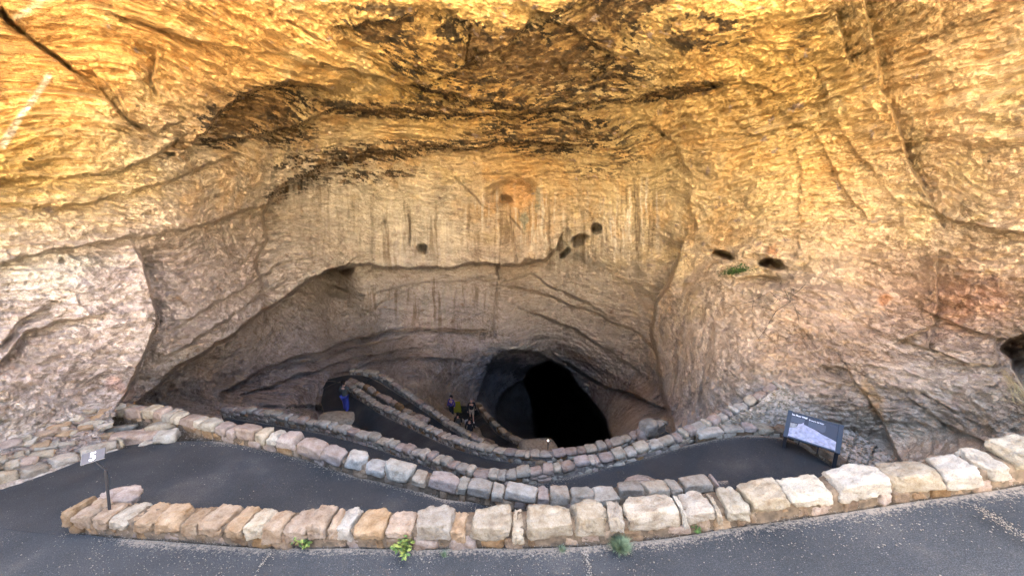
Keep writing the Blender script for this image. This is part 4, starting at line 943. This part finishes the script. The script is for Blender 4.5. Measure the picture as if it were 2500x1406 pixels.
path_light('tiny white lamp glowing in the black cave mouth', PD(1338, 1076, 21.0), .028)

# ------------------------------------------------------------------ plants
def leaf_mesh(name, L, W_, mat):
    V = np.array([[0,0,0],[-W_/2,L*.4,.02*L],[0,L*.45,-.05*L],[W_/2,L*.4,.02*L],[-W_*.3,L*.75,-.06*L],[W_*.3,L*.75,-.06*L],[0,L,-.16*L]], float)
    m = bpy.data.meshes.new(name); m.from_pydata(V.tolist(), [], [(0,2,1),(0,3,2),(1,2,4),(2,3,5),(2,5,6,4)]); m.materials.append(mat); return m
def tube(name, parent, pts, r0, r1, mat, sides=5):
    P_ = np.asarray(pts, float); n = len(P_); V = []; Fc = []
    T = np.gradient(P_, axis=0); T /= np.linalg.norm(T, axis=1)[:, None] + 1e-9
    for k in range(n):
        a = np.cross(T[k], [0.3, 0.2, 1.0]); a /= np.linalg.norm(a) + 1e-9; b_ = np.cross(T[k], a); r_ = r0 + (r1 - r0) * k / (n - 1)
        for j in range(sides):
            t = 2 * math.pi * j / sides; V.append(P_[k] + r_ * (math.cos(t) * a + math.sin(t) * b_))
    for k in range(n - 1):
        for j in range(sides): Fc.append([k * sides + j, k * sides + (j + 1) % sides, (k + 1) * sides + (j + 1) % sides, (k + 1) * sides + j])
    return V, Fc, mat, name, parent
def put(*tubes):
    V = []; Fc = []
    for t in tubes:
        o_ = len(V); V += list(t[0]); Fc += [[i + o_ for i in f] for f in t[1]]
    return link(tubes[0][3], mesh_np(tubes[0][3], V, Fc, [tubes[0][2]], True), tubes[0][4])
rp = np.random.default_rng(8)
def weed(label, p, rad, h, n, mats, leaf, cat='plant', group=None, name='leafy_weed'):
    r_ = empty(name, p, label, cat, group, 'thing'); ms = [leaf_mesh('leaf', leaf * k, leaf * k * .62, m_) for m_ in mats for k in (.8, 1.15)]
    stems = []
    for k in range(max(4, n // 10)):
        a = rp.uniform(0, 6.28); e = rad * rp.uniform(.4, 1); hh = h * rp.uniform(.5, 1)
        pts_ = [np.array([math.cos(a) * e * t, math.sin(a) * e * t - .25 * rad * t, hh * (1 - (1 - t) ** 2)]) for t in np.linspace(0, 1, 5)]
        stems.append(pts_)
    put(*[tube('stems', r_, s_, .004, .002, M_LEAF, 4) for s_ in stems])
    for k in range(n):
        s_ = stems[k % len(stems)]; t = rp.uniform(.25, 1) * 3.99; i = int(t); q = s_[i] * (1 - (t - i)) + s_[i + 1] * (t - i)
        o = link('leaf', ms[int(rp.integers(len(ms)))], r_); o.location = tuple(q + rp.normal(size=3) * leaf * .25); o.rotation_euler = (rp.uniform(-.6, .7), rp.uniform(-.5, .5), rp.uniform(0, 6.28))
    return r_
def wall_foot(u, out=0.06):
    i = int(np.argmin(np.abs(u1 - u))); q = L1[i] - N1[i] * out; q[2] += 0.01; return q
weed('yellow green weed with big leaves growing at the foot of the near wall', wall_foot(990, .05), .17, .2, 80, [M_LEAFY, M_LEAFY, M_LEAF], .055)
weed('small dark green leafy weed sprouting low from the near wall', wall_foot(746, .02), .1, .17, 45, [M_LEAF, M_LEAF, M_LEAFY], .045)
weed('little dark green sprig in the stones right of the grey green tuft', wall_foot(1697, .01), .07, .11, 22, [M_LEAF], .035)
def tuft(label, p, rad, h, n, mat, group=None, name='plant_tuft', cat='plant', wd=.004):
    r_ = empty(name, p, label, cat, group, 'thing'); V = []; Fc = []
    for k in range(n):
        a = rp.uniform(0, 6.28); e = rad * math.sqrt(rp.random()); hh = h * rp.uniform(.4, 1); b0 = np.array([math.cos(a) * e * .5, math.sin(a) * e * .5, 0]); tp = np.array([math.cos(a) * e * 1.2, math.sin(a) * e * 1.2, hh * (1 - .4 * e / rad)]) + rp.normal(size=3) * .02
        sdv = np.array([-math.sin(a + 1), math.cos(a + 1), 0]) * wd; i = len(V); mid_ = (b0 + tp) / 2 + np.array([0, 0, .1 * hh])
        V += [b0 - sdv, b0 + sdv, mid_ + sdv * .9, mid_ - sdv * .9, tp]; Fc += [[i, i + 1, i + 2, i + 3], [i + 3, i + 2, i + 4, i + 4]]
    m = bpy.data.meshes.new('blades'); m.from_pydata([tuple(v) for v in V], [], [f if f[2] != f[3] else f[:3] for f in Fc]); m.materials.append(mat)
    tag(link('blades', m, r_), kind='stuff'); return r_
tuft('round grey green tuft of fine leaves on the gravel at the near wall', wall_foot(1505, .08), .12, .15, 900, M_SAGE, wd=.003)
tuft('small pale tuft on the gravel right of the yellow green weed', wall_foot(1093, .09), .04, .06, 120, M_SAGE, wd=.002)
tuft('tiny tuft at the wall foot left of the round grey green tuft', wall_foot(1372, .05), .05, .05, 140, M_SAGE, wd=.002)
# shrub under the two hollows on the right wall
sp = shell_at(1790, 668)
sh = empty('shrub', sp, 'small dark green shrub on the ledge below the two hollows', 'shrub', kind='thing')
V = []; Fc = []; lm = leaf_mesh('leaf', 1, .6, M_DGREEN)
for k in range(500):
    x, y, z = rp.normal(size=3) * np.array([.26, .14, .1]); a = rp.uniform(0, 6.28); L = rp.uniform(.05, .1); i = len(V)
    q = np.array([x, y - .15, abs(z) + .05 + .18 * x]); d1_ = np.array([math.cos(a), math.sin(a), rp.uniform(-.5, .8)]) * L; d2_ = np.array([-math.sin(a), math.cos(a), rp.uniform(-.4, .4)]) * L * .5
    V += [q, q + d1_ * .5 + d2_, q + d1_, q + d1_ * .5 - d2_]; Fc.append((i, i + 1, i + 2, i + 3))
m = bpy.data.meshes.new('foliage'); m.from_pydata([tuple(v) for v in V], [], Fc); m.materials.append(M_DGREEN); tag(link('foliage', m, sh), kind='stuff')
put(*[tube('stems', sh, [np.array([0, 0, -.05]), np.array([rp.normal() * .1, -.1, .1]), np.array([rp.normal() * .22, -.16, .14 + rp.random() * .1])], .012, .005, M_TWIG) for _ in range(8)])
# dead branches tangled on the right slope
db = shell_at(1925, 730); dbr = empty('dead_bush', db, 'leafless dead bush with tangled grey branches on the right slope', 'bush', kind='thing')
def surf(u, v, lift): 
    q = shell_at(u, v); return q * (1 - lift / np.linalg.norm(q)) - db
for pth, r0 in [([(1930,738),(1918,712),(1905,690)],.018),([(1930,738),(1932,705),(1922,692)],.014),([(1935,722),(1955,706),(1966,695),(1982,698)],.016),([(1930,738),(1895,760),(1870,800)],.02),([(1940,755),(1960,772),(1985,777)],.016),([(1925,730),(1880,712),(1840,735)],.014),([(1940,750),(1948,775),(1950,790)],.012),
               ([(1880,712),(1900,730),(1885,745)],.01),([(1840,735),(1790,748),(1762,735)],.012),([(1840,735),(1835,760),(1850,780)],.01),([(1762,735),(1760,728)],.008),([(1895,760),(1850,745),(1800,755),(1815,770)],.01),([(1870,800),(1850,830)],.012)]:
    put(tube('branch', dbr, [surf(u, v, .12 + .06 * math.sin(k * 2.1)) for k, (u, v) in enumerate(pth)], r0, r0 * .5, M_TWIG))
tw = []
for _ in range(90):
    u = rp.normal(1870, 45); v = rp.normal(738, 22); a = rp.uniform(0, 6.28); L = rp.uniform(10, 28)
    tw.append(tube('twigs', dbr, [surf(u, v, .05), surf(u + L * .5 * math.cos(a), v + L * .4 * math.sin(a) - 3, .1), surf(u + L * math.cos(a), v + L * .6 * math.sin(a), .06)], .005, .003, M_TWIG if rp.random() < .6 else M_STRAW, 3))
a_ = [t for t in tw if t[2] is M_TWIG]; b_ = [t for t in tw if t[2] is M_STRAW]
tag(put(*a_), kind='stuff'); tag(put(*b_), kind='stuff')
# dry stalks by the hollow at the far right
db = shell_at(2470, 960); ds = empty('dry_grass', db, 'long dry grass stalks below the hollow at the right edge', 'grass', kind='thing')
tw = [tube('stalks', ds, [surf(2440 + 50 * rp.random(), 900 + 80 * rp.random(), .03), surf(2470 + 40 * rp.random(), 930 + 60 * rp.random(), .16), surf(2500 + 60 * rp.random(), 985 + 40 * rp.random(), .1)], .004, .002, M_STRAW, 3) for _ in range(36)]
tag(put(*tw), kind='stuff')

# ------------------------------------------------------------------ people
M_SKIN = plain('skin', (0.45, 0.27, 0.19), 0.6); M_HAIR = plain('dark_hair', (0.012, 0.01, 0.009), 0.6); M_HAIRG = plain('grey_hair', (0.3, 0.29, 0.28), 0.7)
M_DJ = plain('dark_grey_jacket', (0.05, 0.055, 0.05), 0.8); M_BJ = plain('black_jacket', (0.016, 0.016, 0.018), 0.8); M_JEAN = plain('blue_trousers', (0.03, 0.045, 0.22), 0.8, .2, 12)
M_PURP = plain('purple_jacket', (0.07, 0.05, 0.22), 0.7); M_DTR = plain('dark_trousers', (0.018, 0.018, 0.024), 0.8); M_BEIGE = plain('beige_shorts', (0.34, 0.29, 0.22), 0.8); M_SHOEW = plain('white_shoes', (0.75, 0.75, 0.75), 0.6); M_SHOEB = plain('black_shoes', (0.02, 0.02, 0.02), 0.6)
def skin(name, parent, verts, edges, radii, mat, lvl=1):
    m = bpy.data.meshes.new(name); m.from_pydata([tuple(v) for v in verts], edges, []); o = link(name, m, parent)
    m.materials.append(mat); md = o.modifiers.new('skin', 'SKIN'); md.use_smooth_shade = True
    for i, r_ in enumerate(radii):
        sv_ = m.skin_vertices[0].data[i]; sv_.radius = r_ if isinstance(r_, tuple) else (r_, r_)
    m.skin_vertices[0].data[0].use_root = True
    sb = o.modifiers.new('sub', 'SUBSURF'); sb.levels = lvl; sb.render_levels = lvl; return o
def person(label, p, rz, h, top, bottom, shoe, hair, stride=.18, arm='down', bare_legs=False, pack=None):
    r_ = empty('person', p, label, 'person', 'people on the paths below', 'thing', rz); k = h / 1.75
    J = dict(pel=(0,0,.95), wai=(0,0,1.1), che=(0,.01,1.32), nec=(0,.0,1.5), hb=(0,.01,1.57), hd=(0,.02,1.66), ht=(0,.015,1.74))
    for sx, nm, st in ((-1,'l',stride),(1,'r',-stride)):
        J[nm+'hip'] = (.1*sx,0,.9); J[nm+'kne'] = (.11*sx,st*.5+.03,.5); J[nm+'ank'] = (.12*sx,st,.09); J[nm+'toe'] = (.14*sx,st+.16,.04)
        J[nm+'sho'] = (.19*sx,0,1.43)
        if arm == 'down': J[nm+'elb'] = (.26*sx,-.03-st*.4,1.16); J[nm+'wri'] = (.27*sx,.06-st*.7,.92); J[nm+'han'] = (.265*sx,.09-st*.8,.83)
        else: J[nm+'elb'] = (.27*sx,.02,1.17); J[nm+'wri'] = (.14*sx,.24,1.2); J[nm+'han'] = (.07*sx,.27,1.22)
    rad = dict(pel=(.155,.11), wai=(.14,.1), che=(.165,.11), nec=.055, hb=.065, hd=.095, ht=.06, hip=.085, kne=.058, ank=.042, toe=.04, sho=.062, elb=.045, wri=.032, han=.042)
    def build(name, keys, edges, mat, grow=0.0, sc=1.0):
        ix = {a: i for i, a in enumerate(keys)}
        def rr_(a):
            q = rad[a[1:]] if a[1:] in rad and a not in rad else rad[a]; q = q if isinstance(q, tuple) else (q, q); return tuple((x + grow) * k * sc for x in q)
        return skin(name, r_, [tuple(np.array(J[a]) * k) for a in keys], [(ix[a], ix[b]) for a, b in edges], [rr_(a) for a in keys], mat)
    sides = ('l', 'r')
    keys = ['pel','wai','che','nec','hb','hd','ht'] + [s_ + j for s_ in sides for j in ('hip','kne','ank','toe','sho','elb','wri','han')]
    ed = [('pel','wai'),('wai','che'),('che','nec'),('nec','hb'),('hb','hd'),('hd','ht')]
    for s_ in sides: ed += [('pel',s_+'hip'),(s_+'hip',s_+'kne'),(s_+'kne',s_+'ank'),(s_+'ank',s_+'toe'),('che',s_+'sho'),(s_+'sho',s_+'elb'),(s_+'elb',s_+'wri'),(s_+'wri',s_+'han')]
    build('body', keys, ed, M_SKIN)
    J['hem'] = (0, 0, .86)
    rad['hem'] = (.17, .125)
    build('jacket', ['che','wai','pel','hem','nec'] + [s_ + j for s_ in sides for j in ('sho','elb','wri')], [('che','wai'),('wai','pel'),('pel','hem'),('che','nec')] + [e for s_ in sides for e in (('che',s_+'sho'),(s_+'sho',s_+'elb'),(s_+'elb',s_+'wri'))], top, .022)
    if bare_legs:
        for s_ in sides: J[s_+'mid'] = tuple((np.array(J[s_+'hip'])*.12 + np.array(J[s_+'kne'])*.88)); 
        rad['mid'] = .085
        build('shorts', ['pel'] + [s_ + j for s_ in sides for j in ('hip','mid')], [e for s_ in sides for e in (('pel',s_+'hip'),(s_+'hip',s_+'mid'))], bottom, .02)
    else:
        rad.update(kne=.085, ank=.07); build('trousers', ['pel'] + [s_ + j for s_ in sides for j in ('hip','kne','ank')], [e for s_ in sides for e in (('pel',s_+'hip'),(s_+'hip',s_+'kne'),(s_+'kne',s_+'ank'))], bottom, .022)
    for s_ in sides:
        build('shoe', [s_+'ank', s_+'toe'], [(s_+'ank', s_+'toe')], shoe, .016)
    J['h1'] = (0,-.02,1.69); J['h2'] = (0,-.01,1.765); J['h3'] = (0,-.055,1.6); rad.update(h1=.1, h2=.06, h3=.06)
    build('hair', ['h1','h2','h3'], [('h1','h2'),('h1','h3')], hair)
    for sx in (-1, 1):
        link('ear', mesh_np('ear', ICO1[0] * np.array([.015,.025,.035]) * k + np.array([.098*sx*k, .01*k, 1.655*k]), ICO1[1], [M_SKIN], True), r_)
    link('nose', mesh_np('nose', ICO1[0] * np.array([.016,.022,.028]) * k + np.array([0, .115*k, 1.65*k]), ICO1[1], [M_SKIN], True), r_)
    if pack is not None:
        V, Fc = stone_verts(4, .34*k, .2*k, .48*k, np.random.default_rng(4), .0, 4.0, 0, .02); link('backpack', mesh_np('backpack', V + np.array([0, -.22*k, 1.24*k]), Fc, [pack], True), r_)
    return r_
person('person in dark jacket and bright blue trousers with back turned on the fourth path', PD(846, 1006, 20.4), R(-8), 1.74, M_DJ, M_JEAN, M_SHOEB, M_HAIR, .12, 'front')
person('person in purple jacket with dark trousers and white shoes beside the yellow sign', PD(1103, 1017, 29.3), R(160), 1.68, M_PURP, M_DTR, M_SHOEW, M_HAIR, .06)
person('person in black jacket with beige shorts and white shoes on the lowest path', PD(1152, 1028, 28.4), R(185), 1.76, M_BJ, M_BEIGE, M_SHOEW, M_HAIRG, .2, 'down', True)
person('dark clothed person wearing a backpack half hidden by the lowest wall', PD(1119, 1064, 26.6), R(15), 1.72, M_BJ, M_DTR, M_SHOEB, M_HAIR, .1, 'down', False, M_DJ)
person('person all in black walking just right of the pale grey sign', PD(1148, 1078, 25.3), R(-5), 1.74, M_BJ, M_DTR, M_SHOEB, M_HAIR, .15)
